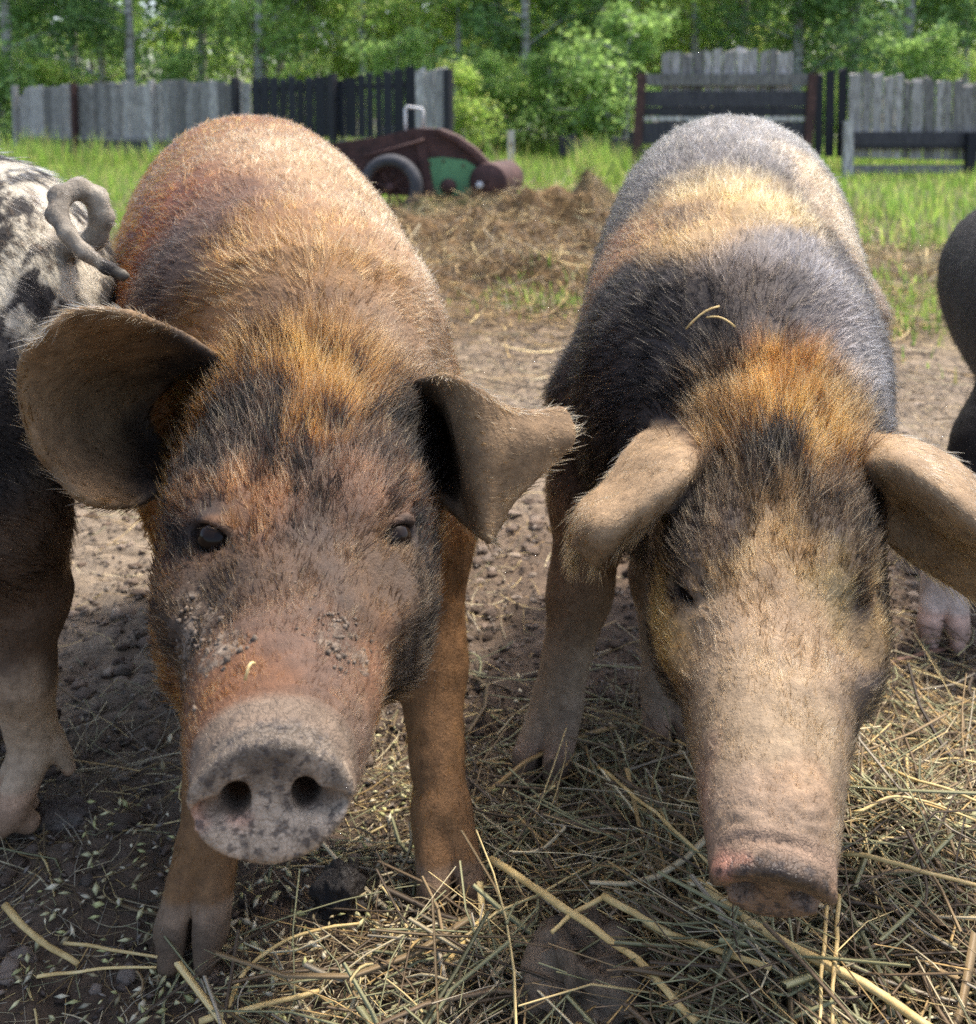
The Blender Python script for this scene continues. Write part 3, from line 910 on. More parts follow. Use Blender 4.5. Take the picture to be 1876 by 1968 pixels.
lumps('mud_lumps', p, 0.003, 0.012, MUDC, 25)
p = scatter(800, -1.2, 1.5, 1.4, 3.8, lambda q: np.clip(0.4 + 0.9 * ghash(q, 3.0, 84, 2), 0.02, 1), r)
lumps('dry_lumps', p, 0.002, 0.009, [(0.24, 0.19, 0.145), (0.18, 0.14, 0.105), (0.32, 0.26, 0.20), (0.12, 0.09, 0.065)], 26)

# lumps of mud: things of their own
MAT_MUD = noise_mat('mud', [(0.3, (0.06, 0.043, 0.032)), (0.55, (0.13, 0.10, 0.078)), (0.75, (0.24, 0.20, 0.165))], 30, 10, 0.85, 1.0, 140.0, bump_dist=0.006)
MAT_MUDW = noise_mat('wet_mud', [(0.3, (0.012, 0.010, 0.009)), (0.7, (0.045, 0.036, 0.03))], 40, 8, 0.4, 1.0, 120.0, bump_dist=0.006)
def lump(name, u, v, rx, ry, rz, mat, label, seed, dents=()):
    c = ground_at(u, v)
    nu, nv = 56, 28
    th = np.linspace(0, 2 * math.pi, nu, endpoint=False); ph = np.linspace(0.03, math.pi - 0.03, nv)
    PH, TH = np.meshgrid(ph, th, indexing='ij')
    S_ = np.stack([np.sin(PH) * np.cos(TH), np.sin(PH) * np.sin(TH), np.cos(PH)], -1).reshape(-1, 3)
    k = 1 + 0.30 * noise(S_, 1.6, seed, 2) + 0.24 * noise(S_, 4, seed + 3, 2) + 0.16 * noise(S_, 10, seed + 5, 3)
    V = S_ * k[:, None] * np.array([rx, ry, rz])
    for (dx, dy, dr, dd) in dents:
        w = np.exp(-(((V[:, 0] - dx) ** 2 + (V[:, 1] - dy) ** 2) / dr ** 2)); V[:, 2] -= dd * w * (V[:, 2] > 0)
    i, j = np.meshgrid(np.arange(nv - 1), np.arange(nu), indexing='ij')
    q = np.stack([i * nu + j, (i + 1) * nu + j, (i + 1) * nu + (j + 1) % nu, i * nu + (j + 1) % nu], -1).reshape(-1, 4)
    o = obj_np(name, V + c + [0, 0, rz * 0.25], mat, loc=c, quads=q)
    return tag(o, label, 'mud')
MAT_CLODB = noise_mat('dry_clod', [(0.3, (0.11, 0.078, 0.050)), (0.5, (0.20, 0.148, 0.10)), (0.75, (0.32, 0.25, 0.18))], 26, 10, 0.9, 1.0, 110.0, bump_dist=0.010)
lump('mud_clod', 1130, 1905, 0.056, 0.058, 0.048, MAT_CLODB, 'large dented clod of dry grey mud at the edge of the straw', 3, ((0.0, -0.01, 0.02, 0.02),))
lump('mud_clod', 655, 1735, 0.024, 0.026, 0.030, MAT_MUDW, 'black wet lump of mud below the ginger snout', 9)
lump('mud_clod', 120, 1572, 0.035, 0.022, 0.013, MAT_MUD, 'flat grey-brown clod beside the pale hind trotter', 15)

# thick single stalks
MAT_STALK = noise_mat('stalk', [(0.3, (0.40, 0.26, 0.09)), (0.6, (0.62, 0.46, 0.20)), (0.8, (0.70, 0.58, 0.34))], 40, 6, 0.5, 0.4, 300.0, stretch=(1, 1, 1), rand=0.15, bump_dist=0.001)
MAT_TWIG = noise_mat('twig', [(0.3, (0.10, 0.05, 0.035)), (0.7, (0.22, 0.12, 0.08))], 40, 6, 0.6, 0.6, 200.0, bump_dist=0.002)
def stalk(px, rad, label, name='straw_stalk', cat='straw', mat=None, lift=0.034, group='thick single straw stalks'):
    if name == 'straw_stalk' and np.mean([u for u, v in px]) > 900: lift = 0.062
    pts = np.array([ground_at(u, v, lift) for u, v in px])
    k = np.arange(len(pts)); t = np.linspace(0, len(pts) - 1, 6 * (len(pts) - 1) + 1)
    X = np.stack([spline(k, pts[:, c], t) for c in range(3)], 1) if len(pts) > 2 else np.stack([np.interp(t, k, pts[:, c]) for c in range(3)], 1)
    X += 0.0016 * np.stack([noise(X, 45, s) for s in (61, 62, 63)], 1)
    T_ = np.gradient(X, axis=0); T_ /= np.linalg.norm(T_, axis=1)[:, None]
    B1 = np.cross(T_, UP); B1 /= np.linalg.norm(B1, axis=1)[:, None]; B2 = np.cross(T_, B1)
    S_ = 7; an = np.linspace(0, 2 * math.pi, S_, endpoint=False)
    rr = rad * np.interp(t, [0, t[-1]], [1, 0.7]) * (1 + 0.12 * noise(X, 120, 66))
    V = (X[:, None] + rr[:, None, None] * (np.cos(an)[None, :, None] * B1[:, None] + np.sin(an)[None, :, None] * B2[:, None] * 0.75)).reshape(-1, 3)
    K = len(X)
    i, j = np.meshgrid(np.arange(K - 1), np.arange(S_), indexing='ij')
    q = [list(map(int, f)) for f in np.stack([i * S_ + j, (i + 1) * S_ + j, (i + 1) * S_ + (j + 1) % S_, i * S_ + (j + 1) % S_], -1).reshape(-1, 4)]
    q += [list(range(S_)), list(range((K - 1) * S_, K * S_))[::-1]]
    o = obj_np(name, V, mat or MAT_STALK, loc=X[0], faces=q)
    return tag(o, label, cat, group)
stalk([(945, 1650), (1095, 1752), (1225, 1845), (1340, 1966)], 0.0040, 'long pale yellow stalk slanting down from the ginger pig to the picture edge')
stalk([(1160, 1725), (1290, 1795), (1480, 1862)], 0.0036, 'yellow-brown stalk lying between the long pale stalk and the thick orange one')
stalk([(1330, 1690), (1480, 1795), (1660, 1890), (1790, 1975)], 0.0048, 'thickest orange-tan stalk running out below the dark snout')
stalk([(1592, 1725), (1582, 1850), (1575, 1975)], 0.0018, 'thin upright-lying stalk below the dark snout, nearer the ginger pig')
stalk([(1614, 1722), (1606, 1850), (1600, 1975)], 0.0020, 'thin pale upright-lying stalk below the dark snout, nearer the white trotter')
stalk([(1625, 1640), (1750, 1668), (1890, 1702)], 0.0026, 'straight tan stalk right of the dark snout')
stalk([(1150, 1475), (1260, 1562), (1385, 1680)], 0.0020, 'slender stalk leaning against the dark pig’s snout from its foreleg')
stalk([(1160, 1728), (1105, 1752), (1060, 1790)], 0.0026, 'short orange stub crossing the long pale stalk')
stalk([(8, 1742), (80, 1808), (150, 1852)], 0.0036, 'split yellow stalk at the picture edge below the pale hind trotter')
stalk([(125, 1812), (215, 1825), (302, 1838)], 0.0020, 'upper of two thin stalks touching the ginger pig’s near trotter')
stalk([(70, 1878), (190, 1862), (302, 1856)], 0.0018, 'lower of two thin stalks touching the ginger pig’s near trotter')
stalk([(438, 1935), (470, 1868), (560, 1803), (690, 1772)], 0.0022, 'curved pale stalk arching between the ginger pig’s trotters')
stalk([(385, 1968), (480, 1936), (610, 1908)], 0.0030, 'pale stalk lowest in the picture below the ginger pig')
stalk([(858, 1852), (895, 1805), (935, 1755)], 0.0026, 'short yellow stalk pointing up at the ginger pig’s far trotter')
stalk([(1660, 1462), (1770, 1500), (1890, 1545)], 0.0022, 'tan stalk on the straw nearest the white trotter')
stalk([(1640, 1560), (1740, 1530), (1880, 1580)], 0.0018, 'bowed yellow stalk beside the dark pig’s cheek')
stalk([(1685, 1282), (1780, 1255), (1885, 1232)], 0.0042, 'reddish brown twig lying in front of the white trotter', 'twig', 'twig', MAT_TWIG, 0.012, 'twigs on the mud')
# ------------------------------------------------------------------ fences
MAT_GREY = noise_mat('weathered_board', [(0.32, (0.045, 0.040, 0.036)), (0.48, (0.26, 0.24, 0.22)), (0.70, (0.60, 0.56, 0.51))], 7, 10, 0.85, 0.5, 30.0, stretch=(9, 9, 0.9), rand=0.5)
MAT_TAR_SHADE = noise_mat('tarred_shaded_board', [(0.3, (0.006, 0.007, 0.011)), (0.8, (0.022, 0.022, 0.030))], 5, 8, 0.6, 0.4, 30.0, stretch=(9, 9, 0.9), rand=0.3)
MAT_DARK = noise_mat('dark_board', [(0.3, (0.022, 0.021, 0.024)), (0.8, (0.085, 0.08, 0.085))], 5, 8, 0.85, 0.4, 30.0, stretch=(9, 9, 0.9), rand=0.3)
MAT_RUST = noise_mat('rust', [(0.3, (0.032, 0.018, 0.016)), (0.55, (0.075, 0.036, 0.030)), (0.8, (0.14, 0.080, 0.062))], 9, 9, 0.7, 0.5, 60.0, rand=0.1)
MAT_GREEN = noise_mat('green_paint', [(0.30, (0.08, 0.055, 0.04)), (0.40, (0.08, 0.20, 0.09)), (0.7, (0.12, 0.29, 0.13))], 6, 9, 0.55, 0.3, 60.0)
MAT_TYRE = noise_mat('tyre_rubber', [(0.3, (0.030, 0.030, 0.033)), (0.7, (0.075, 0.075, 0.08))], 10, 8, 0.75, 0.4, 60.0)
MAT_WHITE = noise_mat('pale_paint', [(0.3, (0.45, 0.44, 0.42)), (0.7, (0.72, 0.71, 0.69))], 8, 6, 0.6, 0.2, 40.0)
MAT_POST = noise_mat('new_post', [(0.3, (0.42, 0.36, 0.28)), (0.7, (0.62, 0.56, 0.46))], 5, 6, 0.8, 0.3, 30.0, stretch=(6, 6, 1))
def box_obj(name, c, ax, half, mat, parent, root, taper=None, jag=0.0, r=None):
    """box with its own axes (rows of ax), a child of its thing"""
    c = np.asarray(c, float) - root
    ax = np.asarray(ax, float)
    V = []
    for sx in (-1, 1):
        for sy in (-1, 1):
            for sz in (-1, 1):
                k = np.array([sx * half[0], sy * half[1], sz * half[2]])
                if jag and sz > 0: k[2] += jag * (r.random() - 0.5)
                V.append(c + k @ ax)
    Fs = [(0, 1, 3, 2), (4, 6, 7, 5), (0, 4, 5, 1), (2, 3, 7, 6), (0, 2, 6, 4), (1, 5, 7, 3)]
    return obj_np(name, V, mat, parent, faces=Fs, smooth=False)
def board_run(root_o, root, uvY, tops, bots, w, mats, r, gap=(0.008, 0.03), thick=0.012, slack=1.0):
    """boards side by side from one end of a line to the other; tops and bots are (u, v) guides along it"""
    P0, P1 = aty(uvY[0][0], 260, uvY[0][1]), aty(uvY[1][0], 260, uvY[1][1])
    d = P1[:2] - P0[:2]; L = np.linalg.norm(d); d = d / L
    s = 0.0
    while s < L - 0.03:
        bw = min(w * r.uniform(0.75, 1.2), L - s)
        q = P0[:2] + d * (s + bw / 2)
        u = 938 + q[0] / q[1] * F_PX / (CP + 0.02)
        tv = np.interp(u, [p[0] for p in tops], [p[1] for p in tops]); bv = np.interp(u, [p[0] for p in bots], [p[1] for p in bots])
        zt, zb = aty(u, tv, q[1])[2], aty(u, bv, q[1])[2]
        zt += r.normal(0, 0.03)
        mat = next(m for (lim, m) in mats if u < lim)
        lean = r.normal(0, 0.008)
        ax = np.array([[d[0], d[1], 0], [-d[1], d[0], 0], [d[0] * lean, d[1] * lean, 1]])
        g = r.uniform(*gap) if mat is not MAT_TAR_SHADE else r.uniform(0.015, 0.075)
        box_obj('plank', (q[0] - d[1] * r.normal(0, 0.004), q[1] + d[0] * r.normal(0, 0.004), (zt + zb) / 2), ax, (max(0.02, bw / 2 - g / 2), thick, (zt - zb) / 2), mat, root_o, root, jag=0.09, r=r)
        s += bw
    return P0, P1, d
def rail(root_o, root, P0, P1, s0, s1, z, hh, depth, mat, off=-0.04, name='rail'):
    d = P1[:2] - P0[:2]; L = np.linalg.norm(d); d = d / L
    a, b = P0[:2] + d * s0 * L, P0[:2] + d * s1 * L
    n = np.array([-d[1], d[0]])
    m = (a + b) / 2 + n * off
    ax = np.array([[d[0], d[1], 0], [n[0], n[1], 0], [0, 0, 1]])
    return box_obj(name, (m[0], m[1], z), ax, (np.linalg.norm(b - a) / 2, depth, hh), mat, root_o, root)
fr = random.Random(5)
class R_:                                       # the two calls the boards need
    random = staticmethod(fr.random); uniform = staticmethod(fr.uniform)
    normal = staticmethod(lambda m, s: fr.gauss(m, s))
yl0, yl1 = 23.5, 16.2
base = aty(450, 260, 20.0); root = np.array([base[0], base[1], 0.0])
fl = empty('board_fence', root, 'long weathered grey board fence with a black tarred stretch, behind the ginger pig', 'fence')
tops = [(30, 190), (60, 186), (64, 172), (190, 160), (480, 157), (490, 155), (640, 147), (870, 132)]
bots = [(30, 285), (60, 270), (480, 263), (870, 262)]
P0, P1, d = board_run(fl, root, [(38, yl0), (868, yl1)], tops, bots, 0.23, [(485, MAT_GREY), (800, MAT_TAR_SHADE), (2000, MAT_GREY)], R_)
rail(fl, root, P0, P1, 0.0, 1.0, 0.40, 0.035, 0.02, MAT_GREY)
rail(fl, root, P0, P1, 0.0, 1.0, 0.22, 0.13, 0.018, MAT_DARK, -0.02)
rail(fl, root, P0, P1, 0.0, 1.0, 1.32, 0.04, 0.02, MAT_DARK, 0.05)
for s in (0.0, 0.185, 0.40, 0.60, 0.80, 1.0):
    q = P0[:2] + (P1[:2] - P0[:2]) * s
    n_ = np.array([-d[1], d[0]])
    q = q - n_ * 0.075
    box_obj('post', (q[0], q[1], 0.74), np.array([[d[0], d[1], 0], [n_[0], n_[1], 0], [0, 0, 1]]), (0.06, 0.05, 0.80), MAT_RUST if 0.1 < s < 0.3 else MAT_DARK if s > 0.5 else MAT_GREY, fl, root)
# the gate of rails with boards behind, and the fence to its right
YG = 13.9
g0 = aty(1390, 260, YG); root = np.array([g0[0], g0[1], 0.0])
gt = empty('yard_gate', root, 'dark railed wooden gate with short grey boards rising above it', 'gate')
P0, P1, d = board_run(gt, root, [(1270, YG + 0.10), (1520, YG + 0.10)], [(1260, 103), (1530, 98)], [(1260, 285), (1530, 285)], 0.15, [(3000, MAT_GREY)], R_)
Pa, Pb = aty(1226, 260, YG), aty(1556, 260, YG)
def zv(v, Y): return aty(938, v, Y)[2]
rail(gt, root, Pa, Pb, 0.0, 0.985, zv(153, YG), 0.075, 0.02, MAT_GREY, -0.01)
for v, hh, m in ((190, 0.10, MAT_DARK), (214, 0.055, MAT_DARK), (228, 0.03, MAT_GREY), (255, 0.14, MAT_DARK), (300, 0.09, MAT_DARK)):
    rail(gt, root, Pa, Pb, 0.0, 0.985, zv(v, YG), hh, 0.02, m, -0.01 - 0.004 * (v % 3))
for s, m in ((0.0, MAT_RUST), (0.99, MAT_RUST)):
    q = Pa + (Pb - Pa) * s
    box_obj('post', (q[0], q[1] - 0.03, 0.66), np.array([[1, 0, 0], [0, 1, 0], [0.05, 0, 1]]), (0.055, 0.045, 0.72), m, gt, root)
g1 = aty(1720, 260, YG); root = np.array([g1[0], g1[1], 0.0])
fr2 = empty('board_fence', root, 'grey board fence with low rails, right of the gate', 'fence')
P0, P1, d = board_run(fr2, root, [(1562, YG + 0.05), (1930, YG + 0.3)], [(1560, 140), (1612, 139), (1616, 141), (1880, 162), (1960, 168)], [(1560, 300), (1960, 312)], 0.15, [(1612, MAT_TAR_SHADE), (3000, MAT_GREY)], R_)  # the boards next to the gate are coloured black for shade
rail(fr2, root, P0, P1, 0.16, 1.0, zv(266, YG), 0.085, 0.02, MAT_DARK, -0.07)
rail(fr2, root, P0, P1, 0.16, 1.0, zv(280, YG), 0.04, 0.02, MAT_DARK, -0.065)
rail(fr2, root, P0, P1, 0.16, 0.80, zv(326, YG), 0.06, 0.03, MAT_GREY, -0.10)
for s, top, m in ((0.165, 232, MAT_GREY), (0.80, 255, MAT_TAR_SHADE)):
    q = P0 + (P1 - P0) * s
    zt = zv(top, YG)
    box_obj('post', (q[0], q[1] - 0.14, zt / 2), np.eye(3), (0.06, 0.05, zt / 2), m, fr2, root)
# low dark boards and a pale post in the gap
g2 = aty(1155, 280, 19.0); root = np.array([g2[0], g2[1], 0.0])
lw_ = empty('low_fence', root, 'low dark board fence in the grass left of the gate', 'fence')
P0, P1, d = board_run(lw_, root, [(1075, 19.5), (1228, 18.5)], [(1075, 270), (1228, 262)], [(1075, 300), (1228, 300)], 0.2, [(3000, MAT_DARK)], R_)
q = aty(982, 325, 11.5); zt = aty(982, 251, 11.5)[2]
po = empty('wooden_post', (q[0], 11.5, 0), 'pale new wooden post standing beside the rusty implement', 'post')
box_obj('shaft', (q[0], 11.5, zt / 2 - 0.03), np.eye(3), (0.038, 0.038, zt / 2 + 0.03), MAT_POST, po, np.array([q[0], 11.5, 0]), jag=0.02, r=R_)
box_obj('wire_staple', (q[0], 11.5 - 0.042, zt - 0.15), np.eye(3), (0.012, 0.006, 0.02), MAT_RUST, po, np.array([q[0], 11.5, 0]))

# ------------------------------------------------------------------ rusty farm implement
YM = 8.15
m0 = aty(830, 400, YM); root = np.array([m0[0], YM, 0.0])
im = empty('farm_implement', root, 'rusty farm implement with green side panel, rubber tyre and rear drum', 'machine')
def prism(name, px, y0, y1, mat, parent):
    """an outline with real depth: px are (u, v) at the near face"""
    a = np.array([aty(u, v, y0) for u, v in px]); bk = a.copy(); bk[:, 1] = y1
    n = len(px)
    V = np.concatenate([a, bk]) - root
    Fs = [list(range(n))[::-1], list(range(n, 2 * n))] + [[i, (i + 1) % n, n + (i + 1) % n, n + i] for i in range(n)]
    return obj_np(name, V, mat, parent, faces=Fs, smooth=False)
def tube(name, P, rad, mat, parent, S_=8):
    P = np.asarray(P, float); T_ = np.gradient(P, axis=0); T_ /= np.linalg.norm(T_, axis=1)[:, None]
    ref = np.array([0.0, 1, 0]); B1 = np.cross(T_, ref); bad = np.linalg.norm(B1, axis=1) < 0.1
    B1[bad] = np.cross(T_[bad], [1.0, 0, 0]); B1 /= np.linalg.norm(B1, axis=1)[:, None]; B2 = np.cross(T_, B1)
    an = np.linspace(0, 2 * math.pi, S_, endpoint=False)
    V = (P[:, None] + rad * (np.cos(an)[None, :, None] * B1[:, None] + np.sin(an)[None, :, None] * B2[:, None])).reshape(-1, 3)
    K = len(P); i, j = np.meshgrid(np.arange(K - 1), np.arange(S_), indexing='ij')
    q = [list(map(int, f)) for f in np.stack([i * S_ + j, i * S_ + (j + 1) % S_, (i + 1) * S_ + (j + 1) % S_, (i + 1) * S_ + j], -1).reshape(-1, 4)]
    q += [list(range(S_))[::-1], list(range((K - 1) * S_, K * S_))]
    return obj_np(name, V - root, mat, parent, faces=q)
def lathe(name, prof, c, axis, mat, parent, n=40):
    """turned solid: prof = (radius, offset along the axis)"""
    ax = unit(axis); e1 = unit(np.cross(ax, [0, 0, 1.0])); e2 = np.cross(ax, e1)
    th = np.linspace(0, 2 * math.pi, n, endpoint=False)
    V = np.array([np.asarray(c) + o * ax + r_ * (math.cos(t) * e1 + math.sin(t) * e2) for r_, o in prof for t in th]) - root
    q = [[i * n + j, i * n + (j + 1) % n, (i + 1) * n + (j + 1) % n, (i + 1) * n + j] for i in range(len(prof) - 1) for j in range(n)]
    return obj_np(name, V, mat, parent, faces=q)
hood = [(600, 282), (660, 272), (720, 264), (775, 252), (800, 246), (845, 248), (880, 262), (915, 287), (945, 318), (955, 340), (948, 372), (920, 384), (860, 380), (800, 378), (720, 372), (640, 366), (600, 362)]
body_m = prism('housing', hood, YM + 0.03, YM + 0.62, MAT_RUST, im)
panel = prism('side_panel', [(808, 306), (850, 302), (895, 308), (930, 330), (938, 352), (928, 372), (880, 376), (830, 374), (812, 345)], YM, YM + 0.025, MAT_GREEN, im)
prism('rim_strip', [(838, 246), (850, 250), (885, 268), (918, 294), (946, 326), (952, 342), (945, 342), (936, 328), (910, 299), (878, 274), (846, 257)], YM - 0.03, YM + 0.02, MAT_RUST, im)
prism('brace', [(796, 250), (812, 250), (836, 372), (818, 374)], YM - 0.02, YM - 0.003, MAT_RUST, im)
dc_ = aty(956, 346, YM + 0.25)
lathe('rear_drum', [(0.01, -0.32), (0.142, -0.32), (0.152, -0.30), (0.152, 0.30), (0.142, 0.32), (0.01, 0.32)], dc_, (0.25, 1, 0), MAT_RUST, im)
lathe('drum_plate', [(0.0, -0.335), (0.028, -0.335), (0.028, -0.318)], dc_ + np.array([-0.06, 0, -0.02]), (0.25, 1, 0), MAT_WHITE, im, 16)
lathe('sprocket', [(0.0, -0.012), (0.062, -0.012), (0.062, 0.012), (0.045, 0.014), (0.045, -0.006), (0.0, -0.006)], aty(862, 358, YM - 0.02), (0, 1, 0), MAT_RUST, im, 18)
wc = aty(752, 360, YM - 0.12)
wh = lathe('wheel', [(0.155, -0.03), (0.165, -0.045), (0.165, 0.045), (0.155, 0.03), (0.155, -0.03)], wc, (0.28, 1, 0), MAT_RUST, im)
tor = [(0.203 + 0.050 * math.cos(t), 0.060 * math.sin(t)) for t in np.linspace(0, 2 * math.pi, 17)]
ty = lathe('tyre', tor, wc, (0.28, 1, 0), MAT_TYRE, wh, 48)
wax = unit([0.28, 1, 0]); w1_ = unit(np.cross(wax, UP)); w2_ = np.cross(wax, w1_)
for k in range(8):
    an = k * math.pi / 4 + 0.2
    e = w1_ * math.cos(an) + w2_ * math.sin(an)
    tube('spoke', [wc + e * 0.02, wc + e * 0.09, wc + e * 0.16], 0.010, MAT_RUST, wh, 6)
lathe('hub', [(0.0, -0.05), (0.035, -0.05), (0.04, -0.02), (0.04, 0.05), (0.0, 0.05)], wc, (0.28, 1, 0), MAT_RUST, wh, 16)
for k, (u, v) in enumerate(((826, 315), (852, 309), (890, 318), (922, 338), (926, 362), (884, 370), (838, 368))):
    lathe('bolt', [(0.0, -0.012), (0.010, -0.012), (0.012, 0.0)], aty(u, v, YM), (0, 1, 0), MAT_RUST, im, 8)
tube('drawbar', [aty(600, 330, YM + 0.3), aty(520, 352, YM + 0.35), aty(440, 372, YM + 0.4)], 0.03, MAT_RUST, im)
tube('side_pipe', [aty(700, 300, YM - 0.03), aty(760, 285, YM - 0.03), aty(815, 268, YM - 0.03)], 0.012, MAT_RUST, im)
hp = [aty(u, v, YM + 0.1) for u, v in ((780, 252), (779, 230), (779, 210), (782, 205), (797, 207), (811, 209), (813, 215), (813, 245))]
tube('handle_hoop', hp, 0.012, MAT_WHITE, im)

# ------------------------------------------------------------------ grass
MAT_GRASS = attr_mat('grass', 0.6, 0.58, 0.3)
def grass(name, p, hgt, wid, seed, cols):
    r = np.random.default_rng(seed); n = len(p)
    az = r.uniform(0, 6.283, n); ln = r.normal(0.25, 0.2, n)
    h = hgt * r.uniform(0.4, 1.3, n) * (1 + 0.75 * ghash(p, 1.7, seed, 2)); w = wid * r.uniform(0.6, 1.3, n)
    S_ = np.stack([np.cos(az), np.sin(az), np.zeros(n)], 1); B = np.stack([-np.sin(az), np.cos(az), np.zeros(n)], 1)
    c = np.column_stack([p, height(p) - 0.01])
    up = np.array([0, 0, 1.0])
    v0, v1 = c - S_ * w[:, None], c + S_ * w[:, None]
    m = c + up * (h * 0.55)[:, None] + B * (h * ln * 0.35)[:, None]
    v2, v3 = m - S_ * (w * 0.75)[:, None], m + S_ * (w * 0.75)[:, None]
    v4 = c + up * h[:, None] + B * (h * ln * 1.4)[:, None]
    V = np.stack([v0, v1, v3, v2, v4], 1).reshape(-1, 3)
    k = np.arange(n) * 5
    Q = np.stack([k, k + 1, k + 2, k + 3], 1); T_ = np.stack([k + 3, k + 2, k + 4], 1)
    o = obj_np(name, V, MAT_GRASS, quads=Q, tris=T_)
    cc = np.array(cols)[r.integers(0, len(cols), n)] * np.clip(r.normal(1, 0.2, (n, 1)), 0.5, 1.5)
    set_color(o.data, 'tint', np.repeat(cc, 5, axis=0))
    tag(o, kind='stuff')
    return o
r = np.random.default_rng(9)
GC = [(0.34, 0.32, 0.13), (0.22, 0.38, 0.06), (0.28, 0.44, 0.07), (0.16, 0.29, 0.05), (0.36, 0.44, 0.10)]
def d_grass(p):
    x, y = p[:, 0], p[:, 1]
    edge = 8.7 + 0.35 * ghash(p, 1.1, 91, 2) + np.where(x < -1.2, -2.4, 0) + np.where(x > 1.9, -2.9, 0)
    return sstep(0, 0.7, y - edge) * np.clip(0.6 + 0.5 * ghash(p, 1.3, 92, 2), 0.1, 1) * (np.abs(x) < 0.52 * y + 1.0) * np.clip((16 / y) ** 1.2, 0.3, 1)
p = scatter(60000, -13, 13, 5.5, 24, d_grass, r)
yard_grass = grass('grass', p, 0.15, 0.006, 31, GC)
# tall tufts round the fence feet and the implement
p = scatter(14000, -12, 12, 9, 25, lambda q: (ghash(q, 0.9, 95, 2) > 0.2) * (np.abs(q[:, 0]) < 0.5 * q[:, 1]) * ((q[:, 1] > 15) | (q[:, 0] < 3)), r)
grass('tall_grass', p, 0.42, 0.009, 32, GC)
# a little green in the old straw
p = scatter(1500, -0.2, 2.6, 3.0, 6.4, lambda q: np.exp(-(((q[:, 0] - 0.28) / 0.22) ** 2 + ((q[:, 1] - 4.4) / 0.25) ** 2)) + 0.7 * np.exp(-(((q[:, 0] - 1.75) / 0.35) ** 2 + ((q[:, 1] - 4.2) / 0.6) ** 2)), r)
grass('short_grass', p, 0.07, 0.004, 33, GC)

# ------------------------------------------------------------------ trees
MAT_BARK = noise_mat('aspen_bark', [(0.35, (0.12, 0.11, 0.09)), (0.5, (0.40, 0.38, 0.33)), (0.7, (0.58, 0.56, 0.50))], 3, 8, 0.85, 0.5, 20.0, stretch=(1, 1, 3))
MAT_LEAF = attr_mat('leaf', 0.5, 0.6, 0.4)
def tapered(pts, radii, S_=7):
    P = np.asarray(pts, float); T_ = np.gradient(P, axis=0); T_ /= np.linalg.norm(T_, axis=1)[:, None]
    B1 = np.cross(T_, [0.3, 1, 0.1]); B1 /= np.linalg.norm(B1, axis=1)[:, None]; B2 = np.cross(T_, B1)
    an = np.linspace(0, 2 * math.pi, S_, endpoint=False)
    V = (P[:, None] + np.asarray(radii)[:, None, None] * (np.cos(an)[None, :, None] * B1[:, None] + np.sin(an)[None, :, None] * B2[:, None])).reshape(-1, 3)
    K = len(P); i, j = np.meshgrid(np.arange(K - 1), np.arange(S_), indexing='ij')
    return V, np.stack([i * S_ + j, i * S_ + (j + 1) % S_, (i + 1) * S_ + (j + 1) % S_, (i + 1) * S_ + j], -1).reshape(-1, 4)
def tree_meshes(seed, H, low, spread, nleaf, leaf, cols, ntwig=26):
    r = np.random.default_rng(seed)
    Vs, Qs, nv = [], [], 0
    t = np.linspace(0, 1, 9)
    ax = np.stack([0.25 * np.cumsum(r.normal(0, 0.25, 9)) * t, 0.25 * np.cumsum(r.normal(0, 0.25, 9)) * t, H * t], 1); ax[:, :2] -= ax[0, :2]
    V, Q = tapered(ax, np.interp(t, [0, 1], [0.045 + H * 0.008, 0.015]))
    Vs.append(V); Qs.append(Q); nv += len(V)
    cl = []
    for k in range(ntwig):
        f = low + (1 - low) * (k + r.random()) / ntwig
        p0 = np.array([np.interp(f, t, ax[:, c]) for c in range(3)])
        az = r.uniform(0, 6.283); ln = spread * (0.4 + 0.8 * r.random()) * (1.15 - 0.75 * f)
        e = p0 + np.array([math.cos(az) * ln, math.sin(az) * ln, ln * r.uniform(0.1, 0.6)])
        m = (p0 + e) / 2 + [0, 0, 0.1 * ln]
        V, Q = tapered([p0, m, e], [0.03, 0.02, 0.008], 5)
        Vs.append(V); Qs.append(Q + nv); nv += len(V)
        for g in (0.45, 0.75, 1.0): cl.append((p0 + (e - p0) * g, ln * 0.30 + 0.22))
    trunk = mesh_np('trunk', np.concatenate(Vs), quads=np.concatenate(Qs)); trunk.materials.append(MAT_BARK)
    ci = r.integers(0, len(cl), nleaf)
    c = np.array([q[0] for q in cl])[ci]; rad = np.array([q[1] for q in cl])[ci]
    o = r.normal(size=(nleaf, 3)); o /= np.linalg.norm(o, axis=1)[:, None]; o *= (r.random((nleaf, 1)) ** 0.45) * rad[:, None]
    o[:, 2] *= 0.75
    c = c + o
    d1 = r.normal(size=(nleaf, 3)); d1 /= np.linalg.norm(d1, axis=1)[:, None]
    d2 = np.cross(d1, r.normal(size=(nleaf, 3))); d2 /= np.linalg.norm(d2, axis=1)[:, None]
    L = leaf * r.uniform(0.6, 1.3, (nleaf, 1))
    V = np.stack([c - d1 * L, c + d2 * L * 0.6, c + d1 * L, c - d2 * L * 0.6], 1).reshape(-1, 3)
    Q = np.arange(nleaf * 4).reshape(-1, 4)
    crown = mesh_np('crown', V, quads=Q, smooth=False); crown.materials.append(MAT_LEAF)
    cc = np.array(cols)[r.integers(0, len(cols), nleaf)] * np.clip(r.normal(1, 0.22, (nleaf, 1)), 0.5, 1.6)
    set_color(crown, 'tint', np.repeat(cc, 4, axis=0))
    return trunk, crown
